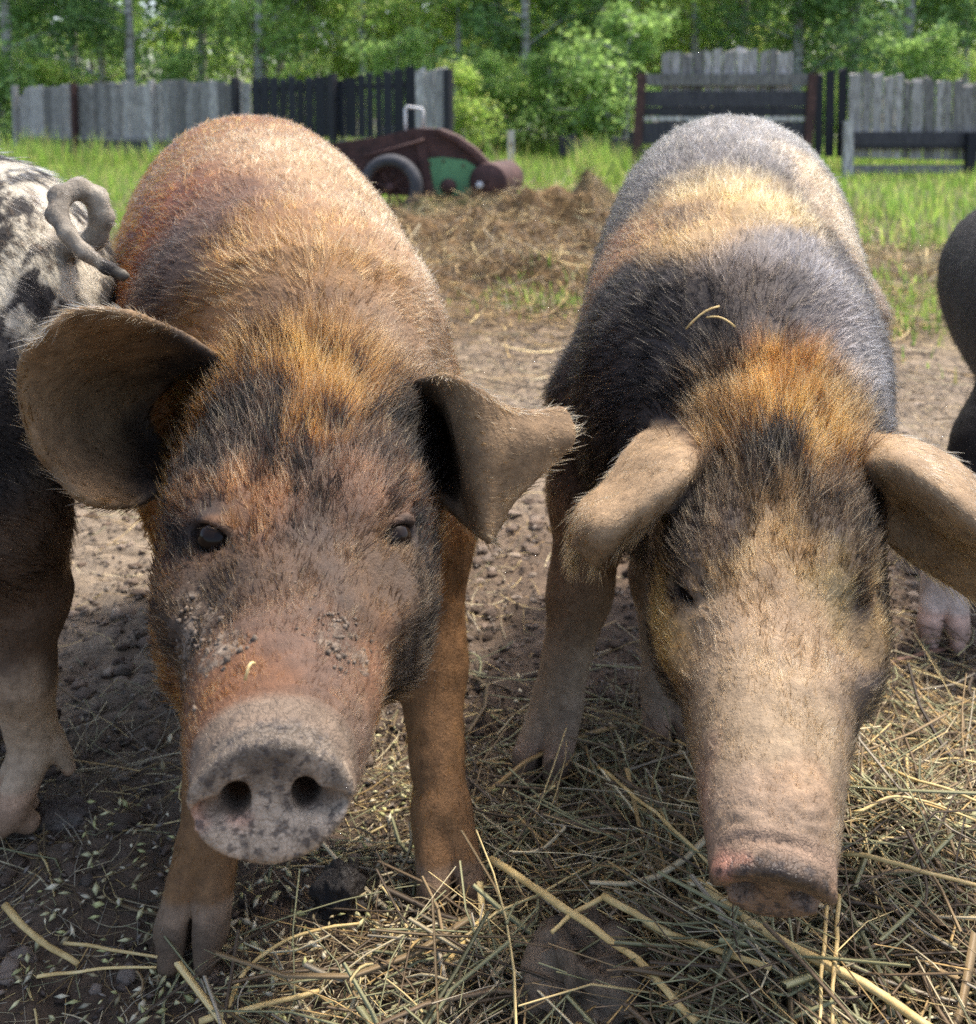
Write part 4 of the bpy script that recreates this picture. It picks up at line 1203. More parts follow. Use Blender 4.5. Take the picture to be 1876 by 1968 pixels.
LC1 = [(0.267, 0.419, 0.113), (0.314, 0.478, 0.128), (0.204, 0.329, 0.098), (0.392, 0.553, 0.164)]
LC2 = [(0.443, 0.616, 0.13), (0.545, 0.62, 0.179), (0.341, 0.503, 0.114)]
LC3 = [(0.18, 0.312, 0.102), (0.229, 0.374, 0.133), (0.148, 0.25, 0.086)]
kinds = [tree_meshes(101, 10.5, 0.16, 2.0, 7500, 0.075, LC1), tree_meshes(102, 9.0, 0.10, 1.8, 7500, 0.070, LC2), tree_meshes(103, 12.0, 0.24, 2.2, 7500, 0.080, LC1),
         tree_meshes(104, 11.0, 0.06, 2.1, 10000, 0.075, LC3), tree_meshes(105, 8.0, 0.05, 1.7, 8000, 0.065, LC2)]
bush_kinds = [tree_meshes(111, 2.4, 0.05, 1.3, 4200, 0.055, LC1, 18), tree_meshes(112, 1.9, 0.05, 1.2, 3800, 0.050, LC2, 18)]
def plant(name, kind, loc, rz, sc, label, cat, group):
    e = empty(name, loc, label, cat, group)
    e.rotation_euler = (0, 0, rz); e.scale = (sc, sc, sc)
    link(bpy.data.objects.new('trunk' if cat == 'tree' else 'stem', kind[0]), e)
    link(bpy.data.objects.new('crown' if cat == 'tree' else 'foliage', kind[1]), e)
    return e
tr = random.Random(77)
front = [(-150, 28, 0), (20, 27, 3), (150, 29, 0), (255, 27.5, 3), (390, 29, 2), (500, 27, 0), (600, 28.5, 2), (700, 26, 1), (790, 27, 1), (880, 25, 4), (955, 27, 1), (1010, 24, 3), (1080, 26, 1),
         (1150, 25, 0), (1230, 27, 4), (1330, 26, 1), (1430, 27, 0), (1530, 25, 3), (1640, 26, 0), (1740, 25, 3), (1850, 26, 2), (1980, 25, 0)]
WHERE = ['behind the left fence end', 'behind the grey fence boards', 'behind the tarred boards', 'between fence and gate', 'behind the gate', 'behind the right fence']
KINDLAB = ['mid green aspen', 'bright green aspen', 'tall sparse aspen', 'dark green tree', 'bright green sapling']
for row, (dy, jit) in enumerate(((0, 0), (6, 1), (13, 1), (21, 1))):
    for (u, Y, k) in front:
        if row:
            u2 = u + tr.uniform(-60, 60); Y2 = Y + dy + tr.uniform(-2, 2); k = tr.randrange(5)
        else:
            u2, Y2 = u, Y
        q = aty(u2, 260, Y2)
        w = WHERE[0 if u2 < 200 else 1 if u2 < 480 else 2 if u2 < 860 else 3 if u2 < 1220 else 4 if u2 < 1560 else 5]
        how = ['front row', 'second row', 'third row', 'back row'][row]
        plant('aspen_tree', kinds[k], (q[0], Y2, float(height([[q[0], Y2]])[0]) - 0.05), tr.uniform(0, 6.28), tr.uniform(0.9, 1.25), f'{KINDLAB[k]} {w}, {how}', 'tree', f'{KINDLAB[k]} {w}, {how}')
for k, (u, Y) in enumerate([(5, 25.5), (90, 26), (330, 25), (560, 24), (760, 22), (870, 21), (930, 22), (1000, 23), (1060, 22.5), (1130, 22), (1200, 21), (1600, 22), (1760, 21), (1900, 21)]):
    q = aty(u, 260, Y)
    w = WHERE[0 if u < 200 else 1 if u < 480 else 2 if u < 860 else 3 if u < 1220 else 4 if u < 1560 else 5]
    plant('leafy_bush', bush_kinds[k % 2], (q[0], Y, float(height([[q[0], Y]])[0]) - 0.03), tr.uniform(0, 6.28), tr.uniform(0.8, 1.2), f'{["mid green", "bright green"][k % 2]} leafy bush {w}', 'bush', f'{["mid green", "bright green"][k % 2]} bush {w}')

ORD = ['first', 'second', 'third', 'fourth', 'fifth', 'sixth']
same = {}
for o in C.objects:
    if o.get('category') in ('tree', 'bush'): same.setdefault(o['label'], []).append(o)
for lab, os_ in same.items():
    if len(os_) > 1:
        for k, o in enumerate(sorted(os_, key=lambda q: q.location.x / q.location.y)):
            o['label'] = f'{lab}, {ORD[k]} from the left'
for o in C.objects:
    if o.get('category') == 'tree': o['group'] = 'trees of the wood beyond the yard'
    if o.get('category') == 'bush': o['group'] = 'bushes at the edge of the wood'
# ------------------------------------------------------------------ skin, coat colours, bristles
def skin_material():
    m, nt, b = new_mat('pig_skin')
    at = N(nt, 'ShaderNodeAttribute', attribute_name='coat')
    ms = N(nt, 'ShaderNodeAttribute', attribute_name='marks')     # r: nose disc, g: hoof, b: mud
    sp = N(nt, 'ShaderNodeSeparateColor')
    nt.links.new(ms.outputs['Color'], sp.inputs[0])
    tc = N(nt, 'ShaderNodeTexCoord')
    n1 = N(nt, 'ShaderNodeTexNoise', Scale=90.0, Detail=6.0, Roughness=0.7)
    nt.links.new(tc.outputs['Object'], n1.inputs['Vector'])
    r1 = ramp(nt, [(0.3, (0.62, 0.60, 0.58)), (0.7, (1.25, 1.22, 1.2))])
    nt.links.new(n1.outputs['Fac'], r1.inputs[0])
    mx = N(nt, 'ShaderNodeMixRGB', blend_type='MULTIPLY'); mx.inputs['Fac'].default_value = 1.0
    nt.links.new(at.outputs['Color'], mx.inputs['Color1']); nt.links.new(r1.outputs[0], mx.inputs['Color2'])
    # dark freckles of the nose disc
    n2 = N(nt, 'ShaderNodeTexNoise', Scale=170.0, Detail=4.0, Roughness=0.6)
    nt.links.new(tc.outputs['Object'], n2.inputs['Vector'])
    r2 = ramp(nt, [(0.51, (0, 0, 0)), (0.60, (1, 1, 1))])
    nt.links.new(n2.outputs['Fac'], r2.inputs[0])
    fm = N(nt, 'ShaderNodeMath', operation='MULTIPLY')
    nt.links.new(r2.outputs[0], fm.inputs[0]); nt.links.new(sp.outputs[0], fm.inputs[1])
    f2 = N(nt, 'ShaderNodeMath', operation='MULTIPLY'); f2.inputs[1].default_value = 0.75
    nt.links.new(fm.outputs[0], f2.inputs[0])
    mx2 = N(nt, 'ShaderNodeMixRGB'); mx2.inputs['Color2'].default_value = (0.045, 0.035, 0.03, 1)
    nt.links.new(f2.outputs[0], mx2.inputs['Fac']); nt.links.new(mx.outputs[0], mx2.inputs['Color1'])
    # caked mud
    n3 = N(nt, 'ShaderNodeTexNoise', Scale=38.0, Detail=8.0, Roughness=0.75)
    nt.links.new(tc.outputs['Object'], n3.inputs['Vector'])
    ad = N(nt, 'ShaderNodeMath', operation='ADD'); nt.links.new(n3.outputs['Fac'], ad.inputs[0]); nt.links.new(sp.outputs[2], ad.inputs[1])
    r3 = ramp(nt, [(0.92, (0, 0, 0)), (1.0, (1, 1, 1))])
    nt.links.new(ad.outputs[0], r3.inputs[0])
    mcol = ramp(nt, [(0.35, (0.085, 0.06, 0.042)), (0.6, (0.20, 0.15, 0.105)), (0.75, (0.34, 0.27, 0.20))])
    nt.links.new(n1.outputs['Fac'], mcol.inputs[0])
    mx3 = N(nt, 'ShaderNodeMixRGB')
    nt.links.new(r3.outputs[0], mx3.inputs['Fac']); nt.links.new(mx2.outputs[0], mx3.inputs['Color1']); nt.links.new(mcol.outputs[0], mx3.inputs['Color2'])
    nt.links.new(mx3.outputs[0], b.inputs['Base Color'])
    rr = N(nt, 'ShaderNodeMapRange'); rr.inputs['To Min'].default_value = 0.75; rr.inputs['To Max'].default_value = 0.42
    nt.links.new(sp.outputs[0], rr.inputs['Value']); nt.links.new(rr.outputs[0], b.inputs['Roughness'])
    b.inputs['Specular IOR Level'].default_value = 0.35
    n4 = N(nt, 'ShaderNodeTexNoise', Scale=240.0, Detail=5.0, Roughness=0.7)
    nt.links.new(tc.outputs['Object'], n4.inputs['Vector'])
    hh = N(nt, 'ShaderNodeMath', operation='ADD'); nt.links.new(n4.outputs['Fac'], hh.inputs[0]); nt.links.new(r3.outputs[0], hh.inputs[1])
    vo = N(nt, 'ShaderNodeTexVoronoi', feature='DISTANCE_TO_EDGE', Scale=210.0)
    nv = N(nt, 'ShaderNodeVectorMath', operation='ADD'); nz = N(nt, 'ShaderNodeTexNoise', Scale=60.0, Detail=3.0)
    nt.links.new(tc.outputs['Object'], nz.inputs['Vector']); sv = N(nt, 'ShaderNodeVectorMath', operation='SCALE'); sv.inputs['Scale'].default_value = 0.03
    nt.links.new(nz.outputs['Color'], sv.inputs[0]); nt.links.new(tc.outputs['Object'], nv.inputs[0]); nt.links.new(sv.outputs[0], nv.inputs[1]); nt.links.new(nv.outputs[0], vo.inputs['Vector'])
    rv = ramp(nt, [(0.0, (0, 0, 0)), (0.10, (1, 1, 1))]); nt.links.new(vo.outputs['Distance'], rv.inputs[0])
    cm = N(nt, 'ShaderNodeMath', operation='MULTIPLY'); nt.links.new(rv.outputs[0], cm.inputs[0]); nt.links.new(ms.outputs['Alpha'], cm.inputs[1])
    h2 = N(nt, 'ShaderNodeMath', operation='MULTIPLY_ADD'); h2.inputs[1].default_value = 0.55; nt.links.new(cm.outputs[0], h2.inputs[0]); nt.links.new(hh.outputs[0], h2.inputs[2])
    bp = N(nt, 'ShaderNodeBump', Strength=0.6, Distance=0.003)
    nt.links.new(h2.outputs[0], bp.inputs['Height']); nt.links.new(bp.outputs[0], b.inputs['Normal'])
    return m
def hair_material():
    m = bpy.data.materials.new('bristle')
    m.use_nodes = True
    nt = m.node_tree; nt.nodes.clear()
    at = N(nt, 'ShaderNodeAttribute', attribute_name='coat')
    h = nt.nodes.new('ShaderNodeBsdfHairPrincipled')
    h.model = 'CHIANG'; h.parametrization = 'COLOR'
    h.inputs['Roughness'].default_value = 0.45
    h.inputs['IOR'].default_value = 1.20
    h.inputs['Radial Roughness'].default_value = 0.45
    nt.links.new(at.outputs['Color'], h.inputs['Color'])
    o = nt.nodes.new('ShaderNodeOutputMaterial')
    nt.links.new(h.outputs[0], o.inputs[0])
    return m
MAT_SKIN, MAT_HAIR = skin_material(), hair_material()
MAT_EYE, _nt, _b = new_mat('eye')
_b.inputs['Base Color'].default_value = (0.010, 0.006, 0.004, 1); _b.inputs['Roughness'].default_value = 0.06
_b.inputs['Specular IOR Level'].default_value = 0.14

def coat(pig, P):
    """coat colour at points of the skin: patches of hair colour with ragged borders, some sheen and ear shade painted in"""
    warp = np.stack([noise(P, 28, s, 2) for s in (1, 2, 3)], 1) * 0.022 + np.stack([noise(P, 90, s, 1) for s in (5, 6, 8)], 1) * 0.006
    W = P + warp
    col = np.tile(np.array(pig.base, float), (len(P), 1))
    lf = pig.leg_field(P); tf = pig.torso(P)
    def mix(w, c):
        nonlocal col
        col = col * (1 - w[:, None]) + np.asarray(c) * w[:, None]
    for (u, v, r, c, soft) in pig.patches_body:
        p = pig.pick(u, v)
        if p is None: continue
        mix(1 - sstep(1 - soft, 1 + soft, np.linalg.norm(W - p, axis=1) / r), c)
    # dried mud: pale cake cracked into streaks that follow the bristles
    if pig.streaks:
        tl = (P - pig.torso.o) @ pig.torso.a
        SP_ = np.stack([tl + P[:, 2] * 0.45, (P @ pig.torso.l) * 0.5, P[:, 2] * 0.04], 1)
        ck = sstep(-0.14, 0.06, noise(SP_, 62, 71, 3))
        for (u, v, r_) in pig.streaks:
            pc = pig.pick(u, v)
            if pc is not None:
                mix((1 - sstep(0.55, 1.05, np.linalg.norm(W - pc, axis=1) / r_)) * ck, (0.50, 0.48, 0.43))
    if pig.head is not None:
        hs = (P - pig.head.o) @ pig.head.a
        hl = (W - pig.head.o) @ pig.head.l
    for (u, v, r, c, soft) in pig.patches_head:
        p = pig.pick(u, v)
        if p is None: continue
        mix(1 - sstep(1 - soft, 1 + soft, np.linalg.norm(W - p, axis=1) / r), c)
    if pig.ears:
        ef = pig.ear_field(P)
        hf = pig.head_field(P)
        mix((1 - sstep(0.0, 0.006, ef)) * sstep(0.002, 0.02, hf), pig.ear_col)
        for e, shade_in in zip(pig.ears, pig.ear_dark):       # mostly the cup's shade, painted into the skin colour
            if not shade_in: continue
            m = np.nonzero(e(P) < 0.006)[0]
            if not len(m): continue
            k = e.inner(P[m]); w = np.zeros(len(P)); w[m] = shade_in * sstep(0.52, 0.86, k + 0.10 * noise(P[m], 30, 88, 2)) * sstep(0.006, 0.016, hf[m]) * sstep(-0.006, 0.0, e.side(P[m]))
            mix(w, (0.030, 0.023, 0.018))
    if pig.tail:
        mix((1 - sstep(0.0, 0.006, pig.tail_field(P))) * (1 - sstep(-0.40, -0.38, P[:, 0])) * (0.55 + 0.45 * sstep(-0.4, 0.1, noise(P, 55, 87, 2))), (0.26, 0.235, 0.205))
    # legs
    lw = (1 - sstep(0.0, 0.01, lf)) * (1 - sstep(0.30, 0.40, P[:, 2])) * sstep(0.0, 0.03, tf)
    if pig.head is not None: lw = lw * sstep(0.0, 0.02, pig.head_field(P))
    mix(lw, pig.leg_col)
    mix(lw * (1 - sstep(pig.sock, pig.sock + 0.07, P[:, 2] + 0.03 * noise(P, 40, 9))), pig.sock_col)
    hoof = lw * (1 - sstep(0.040, 0.045, P[:, 2]))
    mix(lw * (1 - sstep(0.052, 0.060, P[:, 2])), np.asarray(pig.hoof_col) * 1.35)
    mix(hoof, pig.hoof_col)
    disc = np.zeros(len(P)); rim = np.zeros(len(P))
    if pig.head is not None:
        x = (P - pig.dc) @ pig.Rd[0]; rr = np.linalg.norm(P - pig.dc, axis=1)
        disc = sstep(-0.006, 0.002, x) * (rr < 0.075)
        rim = sstep(-0.022, -0.012, x) * (rr < 0.085)
        mix(rim * (1 - disc), pig.rim_col)
        mix(disc, pig.disc_col)
        # dark top edge of the disc
        z = (P - pig.dc) @ pig.Rd[2]
        mix(disc * sstep(0.004, 0.022, z + 0.022 * noise(P, 90, 4, 2)) * 0.8, pig.disc_top)
        for (uu, vv, r, c, soft) in pig.patches_nose:
            p = pig.pick(uu, vv)
            if p is not None: mix((1 - sstep(1 - soft, 1 + soft, np.linalg.norm(W - p, axis=1) / r)), c)
    col = col * (1 + 0.22 * noise(P, 55, 11, 2))[:, None]
    return np.clip(col, 0.004, 0.9), disc, rim, hoof, lw

def make_fur(pig, parent, n, seed):
    r = np.random.default_rng(seed)
    V, Q = pig.V, pig.Q
    area = np.linalg.norm(pig.fn, axis=1) * 0.5
    ctr = V[Q].mean(1)
    fnn = pig.fn / (np.linalg.norm(pig.fn, axis=1)[:, None] + 1e-12)
    face_cam = ((np.array([0, 0, CAM_H]) - ctr) * fnn).sum(1) > -0.12
    headw = np.zeros(len(Q))
    if pig.head is not None:
        headw = 1 - sstep(0.0, 0.03, pig.head_field(ctr))
    near = np.clip(1.15 / np.linalg.norm(ctr - np.array([0, 0, CAM_H]), axis=1), 0.6, 1.8)
    dens = np.where(face_cam, 1.0, 0.22) * (1 + 1.5 * headw) * near
    dens = dens * np.where(ctr[:, 2] < 0.25, 0.7, 1.0)
    p = area * dens; p /= p.sum()
    f = r.choice(len(Q), n, p=p)
    a, b = r.random((n, 1)), r.random((n, 1))
    q = Q[f]
    def bil(A): return (A[q[:, 0]] * (1 - a) + A[q[:, 1]] * a) * (1 - b) + (A[q[:, 3]] * (1 - a) + A[q[:, 2]] * a) * b
    P = bil(V); Nn = bil(pig.Nn); Nn /= np.linalg.norm(Nn, axis=1)[:, None]
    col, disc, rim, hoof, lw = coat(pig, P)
    keep = (disc < 0.2) & (hoof < 0.3) & (r.random(n) > rim * 0.75)
    for (c, R, rad) in pig.eyes:
        keep &= np.linalg.norm(P - c, axis=1) > rad * 1.3
    P, Nn, col, lw, rim = P[keep], Nn[keep], col[keep], lw[keep], rim[keep]
    n = len(P)
    # which way the coat lies
    tf = pig.torso(P); hf = pig.head_field(P)
    flow = np.tile(-pig.torso.a, (n, 1)) + np.array([0, 0, -0.55]) * (1 - np.abs(Nn[:, 2:3]))
    length = np.full(n, pig.len_body); lift = np.full(n, pig.lift)
    if pig.head is not None:
        wh = 1 - sstep(0.0, 0.035, hf)
        hs = (P - pig.head.o) @ pig.head.a
        hl = (P - pig.head.o) @ pig.head.l
        fh = np.tile(-pig.head.a + 0.25 * pig.head.u, (n, 1)) + pig.head.l * (hl * 5.0)[:, None]
        flow = flow * (1 - wh[:, None]) + fh * wh[:, None]
        lh = np.interp(hs, [-0.10, 0.0, 0.09, 0.16, 0.24, 0.34, 0.42], [0.030, 0.034, 0.032, 0.019, 0.0105, 0.0070, 0.005])
        length = length * (1 - wh) + lh * wh
        lift = lift * (1 - wh) + np.interp(hs, [-0.1, 0.08, 0.2, 0.4], [0.50, 0.40, 0.30, 0.34]) * wh
    if pig.ears:
        ef = np.stack([e(P) for e in pig.ears], 1)
        for k, e in enumerate(pig.ears):
            m = np.nonzero((ef[:, k] < 0.004) & (hf > 0.006))[0]
            flow[m] = e.flow(P[m]); flow[m] /= np.linalg.norm(flow[m], axis=1)[:, None] + 1e-9
            ed = e.edge(P[m]); w_e = 1 - sstep(0.002, 0.009, ed)
            length[m] = pig.ear_len + 0.0075 * w_e; lift[m] = 0.26 + 0.25 * w_e
            col[m] = col[m] * (1 + 0.55 * w_e)[:, None]
    if pig.tail:
        on_tail = pig.tail_field(P) < 0.004
        length = np.where(on_tail, 0.008, length)
        tg = on_tail & (P[:, 0] < -0.395) & (noise(P, 60, 87) > -0.5)
        col[tg] = np.array([0.42, 0.385, 0.34])
    flow = flow * (1 - lw[:, None]) + np.array([0, 0, -1.0]) * lw[:, None]
    length = length * (1 - lw) + 0.007 * lw
    lift = lift * (1 - lw) + 0.28 * lw
    T = flow - Nn * (flow * Nn).sum(1)[:, None]
    T /= np.linalg.norm(T, axis=1)[:, None] + 1e-9
    Bn = np.cross(Nn, T)
    # locks: neighbouring bristles lean together
    clump = noise(P, 75, 21, 2); clump2 = noise(P, 75, 22, 2)
    side = 0.55 * clump + 0.22 * r.normal(size=n)
    lift = np.clip(lift + 0.16 * clump2 + 0.11 * r.normal(size=n), 0.10, 1.2)
    D = T * np.cos(lift)[:, None] + Nn * np.sin(lift)[:, None] + Bn * side[:, None]
    D /= np.linalg.norm(D, axis=1)[:, None]
    length = length * np.clip(r.normal(0.95, 0.25, n), 0.35, 1.7)
    bend = (T * 0.35 - np.array([0, 0, 0.18]) + Bn * (0.25 * r.normal(size=(n, 1))))
    K = 5
    t = np.linspace(0, 1, K)
    X = P[:, None, :] - Nn[:, None, :] * 0.0012 + length[:, None, None] * (t[None, :, None] * D[:, None, :] + (t ** 2)[None, :, None] * bend[:, None, :] * 0.5)
    rad0 = pig.hair_r * np.clip(r.normal(1, 0.25, n), 0.5, 1.7) * np.interp(length, [0.005, 0.02], [0.62, 1.0])
    rad = rad0[:, None] * (1 - 0.8 * t[None, :] ** 1.5)
    # locks of darker bristles lying along the coat
    fr_ = pig.head if pig.head is not None else pig.torso
    d_ = P - fr_.o
    lk = noise(np.stack([(d_ @ fr_.a) * 0.22, d_ @ fr_.l, (d_ @ fr_.u) * 0.22], 1), 130, 73, 2)
    lk2 = noise(P, 60, 74, 2)
    amt = np.full(n, pig.lock_body)
    if pig.head is not None: amt = amt * (1 - wh) + pig.lock_head * wh * np.interp(hs, [0, 0.2, 0.3, 0.36], [1, 1, 0.5, 0.15])
    kk = 1 - amt * sstep(0.0, 0.35, lk + 0.35 * lk2) + 0.25 * amt * sstep(0.0, 0.4, -lk)
    col = col * kk[:, None]
    # every bristle has its own shade
    k = np.clip(r.normal(1.0, 0.42, n), 0.25, 2.2) * (1 + 0.35 * noise(np.stack([(d_ @ fr_.a) * 0.25, d_ @ fr_.l, (d_ @ fr_.u) * 0.25], 1), 330, 75))
    col = col * k[:, None]
    lum = col.mean(1)
    dark = r.random(n) < pig.dark_frac
    col[dark] *= 0.35
    pale = (r.random(n) < pig.pale_frac * (1 + (0.5 * wh if pig.head is not None else 0))) & ~dark
    col[pale] = col[pale] * 0.5 + 0.5 * np.array([0.50, 0.38, 0.24])
    lum = col.mean(1, keepdims=True)
    col = col * np.array([1.04, 1.0, 0.93])
    col = np.clip(np.maximum(1.16 * col - 0.16 * lum, 0.15 * col) * np.minimum(lum, 1) ** 0.28, 0.003, 0.80)
    hc = bpy.data.hair_curves.new('fur')
    hc.add_curves([K] * n)
    hc.attributes['position'].data.foreach_set('vector', (X - np.asarray(pig.root)).astype(np.float32).ravel())
    ra = hc.attributes.new('radius', 'FLOAT', 'POINT') if 'radius' not in hc.attributes else hc.attributes['radius']
    ra.data.foreach_set('value', rad.astype(np.float32).ravel())
    ca = hc.attributes.new('coat', 'FLOAT_COLOR', 'CURVE')
    ca.data.foreach_set('color', np.concatenate([col, np.ones((n, 1))], 1).astype(np.float32).ravel())
    hc.materials.append(MAT_HAIR)
    o = bpy.data.objects.new('fur', hc)
    link(o, parent)
    tag(o, kind='stuff')
    return o

def finish_pig(pig, label, h, n_hair, seed):
    pig.build(h)
    pig.root = np.array([pig.torso.o[0] + pig.torso.a[0] * 0.4, pig.torso.o[1] + pig.torso.a[1] * 0.4, 0.0])
    root = empty('pig', pig.root, label, 'pig', 'pigs in the muddy yard')
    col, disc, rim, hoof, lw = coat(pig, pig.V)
    mud = np.zeros(len(pig.V))
    for (u, v, r_, s_) in pig.mud:
        p = pig.pick(u, v)
        if p is not None: mud = np.maximum(mud, s_ * (1 - sstep(0.4, 1.0, np.linalg.norm(pig.V - p, axis=1) / r_)))
    skin = col * pig.skin_k + np.array(pig.skin_add) * (1 - disc - hoof).clip(0, 1)[:, None]
    skin = skin * (1 - disc[:, None]) + col * disc[:, None]
    skin = skin * np.array([1.04, 1.0, 0.88])
    V = pig.V.copy()
    # wrinkles across the top of the snout, behind the nose disc
    if pig.head is not None:
        x = (V - pig.dc) @ pig.Rd[0]; z = (V - pig.dc) @ pig.Rd[2]; l_ = (V - pig.dc) @ pig.Rd[1]
        w = sstep(-0.060, -0.045, x) * (1 - sstep(-0.016, -0.010, x)) * sstep(0.005, 0.03, z)
        V = V + pig.Nn * (w * (0.0005 + 0.0007 * noise(V, 40, 7)) * np.sin(x * 620 + 5.0 * noise(V, 55, 3) + 60 * l_ * l_))[:, None]
    V = V + pig.Nn * (0.0016 * noise(V, 45, 31, 2) + mud * 0.004 * noise(V, 110, 33, 2))[:, None]
    me = mesh_np('body', V - pig.root, quads=pig.Q)
    set_color(me, 'coat', skin)
    set_color(me, 'marks', np.stack([disc, hoof, mud, np.maximum(disc, rim)], 1))
    me.materials.append(MAT_SKIN)
    link(bpy.data.objects.new('body', me), root)
    make_fur(pig, root, n_hair, seed)
    for (c, R, rad) in pig.eyes:
        nu, nv = 16, 10
        th = np.linspace(0, 2 * math.pi, nu, endpoint=False); ph = np.linspace(0.02, math.pi - 0.02, nv)
        S = np.array([[math.sin(p_) * math.cos(t_), math.cos(p_), math.sin(p_) * math.sin(t_)] for p_ in ph for t_ in th])
        E = c - pig.root + rad * S @ R
        qs = [[i * nu + j, i * nu + (j + 1) % nu, (i + 1) * nu + (j + 1) % nu, (i + 1) * nu + j] for i in range(nv - 1) for j in range(nu)]
        obj_np('eye', E, MAT_EYE, root, quads=np.array(qs))
    return root

CREAM, TAN, GINGER = (0.60, 0.45, 0.30), (0.40, 0.27, 0.15), (0.36, 0.15, 0.05)
pigA.base = (0.33, 0.15, 0.058)
pigA.patches_body = [
    (330, 330, .22, (0.33, 0.115, 0.042), .4), (260, 480, .20, (0.29, 0.095, 0.036), .4), (480, 250, .13, (0.40, 0.21, 0.085), .5),
    (620, 300, .13, CREAM, .6), (690, 400, .12, CREAM, .6), (740, 500, .12, (0.62, 0.47, 0.34), .6), (800, 620, .11, (0.60, 0.47, 0.36), .6),  # cream hair, made paler with the sun's sheen painted in
    (470, 520, .13, (0.46, 0.245, 0.09), .5), (430, 390, .07, (0.22, 0.125, 0.08), .7), (310, 520, .07, (0.10, 0.07, 0.06), .7),
    (620, 560, .10, (0.46, 0.31, 0.18), .6), (560, 640, .055, (0.24, 0.16, 0.11), .6), (740, 670, .06, (0.44, 0.34, 0.26), .6)]
pigA.patches_head = [
    (600, 700, .08, (0.26, 0.155, 0.08), .5), (640, 770, .07, (0.31, 0.175, 0.068), .5), (500, 790, .05, (0.24, 0.13, 0.06), .6), (720, 790, .05, (0.30, 0.165, 0.075), .6),
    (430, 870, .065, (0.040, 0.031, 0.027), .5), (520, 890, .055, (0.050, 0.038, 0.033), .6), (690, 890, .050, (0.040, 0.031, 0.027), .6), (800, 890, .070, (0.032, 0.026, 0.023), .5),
    (600, 850, .028, (0.34, 0.17, 0.06), .6), (590, 985, .075, (0.080, 0.056, 0.045), .6), (475, 960, .030, (0.27, 0.135, 0.075), .6), (722, 965, .030, (0.22, 0.13, 0.09), .6),
    (600, 1120, .055, (0.125, 0.085, 0.062), .6), (370, 1110, .048, (0.30, 0.135, 0.050), .6), (470, 1130, .045, (0.17, 0.10, 0.06), .6), (350, 1240, .065, (0.090, 0.060, 0.038), .6), (290, 1080, .06, (0.10, 0.065, 0.04), .6),
    (780, 1110, .040, (0.22, 0.13, 0.072), .6), (800, 1240, .07, (0.14, 0.108, 0.084), .6), (850, 1150, .025, (0.28, 0.15, 0.05), .6),
    (560, 1290, .055, (0.24, 0.145, 0.105), .6), (410, 1350, .04, (0.34, 0.155, 0.075), .6), (730, 1320, .026, (0.40, 0.21, 0.13), .6), (700, 1450, .035, (0.30, 0.20, 0.15), .6),
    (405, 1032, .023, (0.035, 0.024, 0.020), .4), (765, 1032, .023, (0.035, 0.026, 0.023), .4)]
pigA.patches_nose = [(418, 1560, .008, (0.46, 0.27, 0.20), .6)]
pigA.patches_body = [(u, v, r_, tuple(np.array(c) * (0.95, 0.84, 0.74)), s_) for u, v, r_, c, s_ in pigA.patches_body]
pigA.patches_head = [(u, v, r_, tuple(np.array(c) * ((0.80, 0.82, 0.84) if v > 900 else (0.95, 0.90, 0.85))), s_) for u, v, r_, c, s_ in pigA.patches_head]
pigA.ear_col = (0.40, 0.27, 0.155)
pigA.leg_col, pigA.sock, pigA.sock_col, pigA.hoof_col = (0.36, 0.19, 0.08), 0.02, (0.40, 0.22, 0.10), (0.34, 0.235, 0.165)
pigA.rim_col, pigA.disc_col, pigA.disc_top = (0.34, 0.265, 0.21), (0.36, 0.295, 0.24), (0.085, 0.070, 0.058)
pigA.mud = [(360, 1225, .06, .46), (420, 1250, .035, .48), (650, 1225, .030, .50), (690, 1260, .025, .46), (800, 1250, .05, .42)]
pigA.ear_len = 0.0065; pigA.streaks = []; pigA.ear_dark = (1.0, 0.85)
pigA.dc, pigA.Rd = dcA, RdA
pigA.len_body, pigA.lift, pigA.hair_r, pigA.dark_frac, pigA.pale_frac = 0.020, 0.18, 0.00048, 0.16, 0.10
pigA.lock_body, pigA.lock_head = 0.45, 0.85
pigA.skin_k, pigA.skin_add = 0.42, (0.012, 0.007, 0.005)

pigB.base = (0.055, 0.052, 0.056)
pigB.patches_body = [
    (1420, 240, .17, (0.20, 0.195, 0.20), .5), (1290, 310, .09, (0.12, 0.115, 0.12), .5),  # grey rump, lightened by a silvery sheen painted into the coat
    (1600, 370, .085, (0.50, 0.38, 0.25), .5), (1640, 470, .085, (0.52, 0.40, 0.28), .5), (1400, 395, .09, (0.60, 0.45, 0.24), .5), (1320, 440, .075, (0.44, 0.29, 0.135), .5),
    (1230, 475, .085, (0.42, 0.25, 0.13), .5), (1350, 480, .07, (0.50, 0.34, 0.17), .5), (1310, 410, .03, (0.20, 0.14, 0.09), .6), (1165, 500, .05, (0.34, 0.20, 0.13), .5),
    (1690, 590, .065, (0.48, 0.38, 0.31), .5), (1540, 490, .06, (0.20, 0.195, 0.21), .5), (1540, 620, .12, (0.15, 0.146, 0.16), .5), (1640, 700, .06, (0.22, 0.21, 0.23), .6), (1690, 740, .05, (0.26, 0.26, 0.28), .6),
    (1420, 560, .06, (0.12, 0.105, 0.10), .6), (1180, 660, .12, (0.022, 0.021, 0.023), .25), (1150, 800, .13, (0.020, 0.019, 0.020), .25), (1290, 720, .07, (0.035, 0.033, 0.034), .4)]
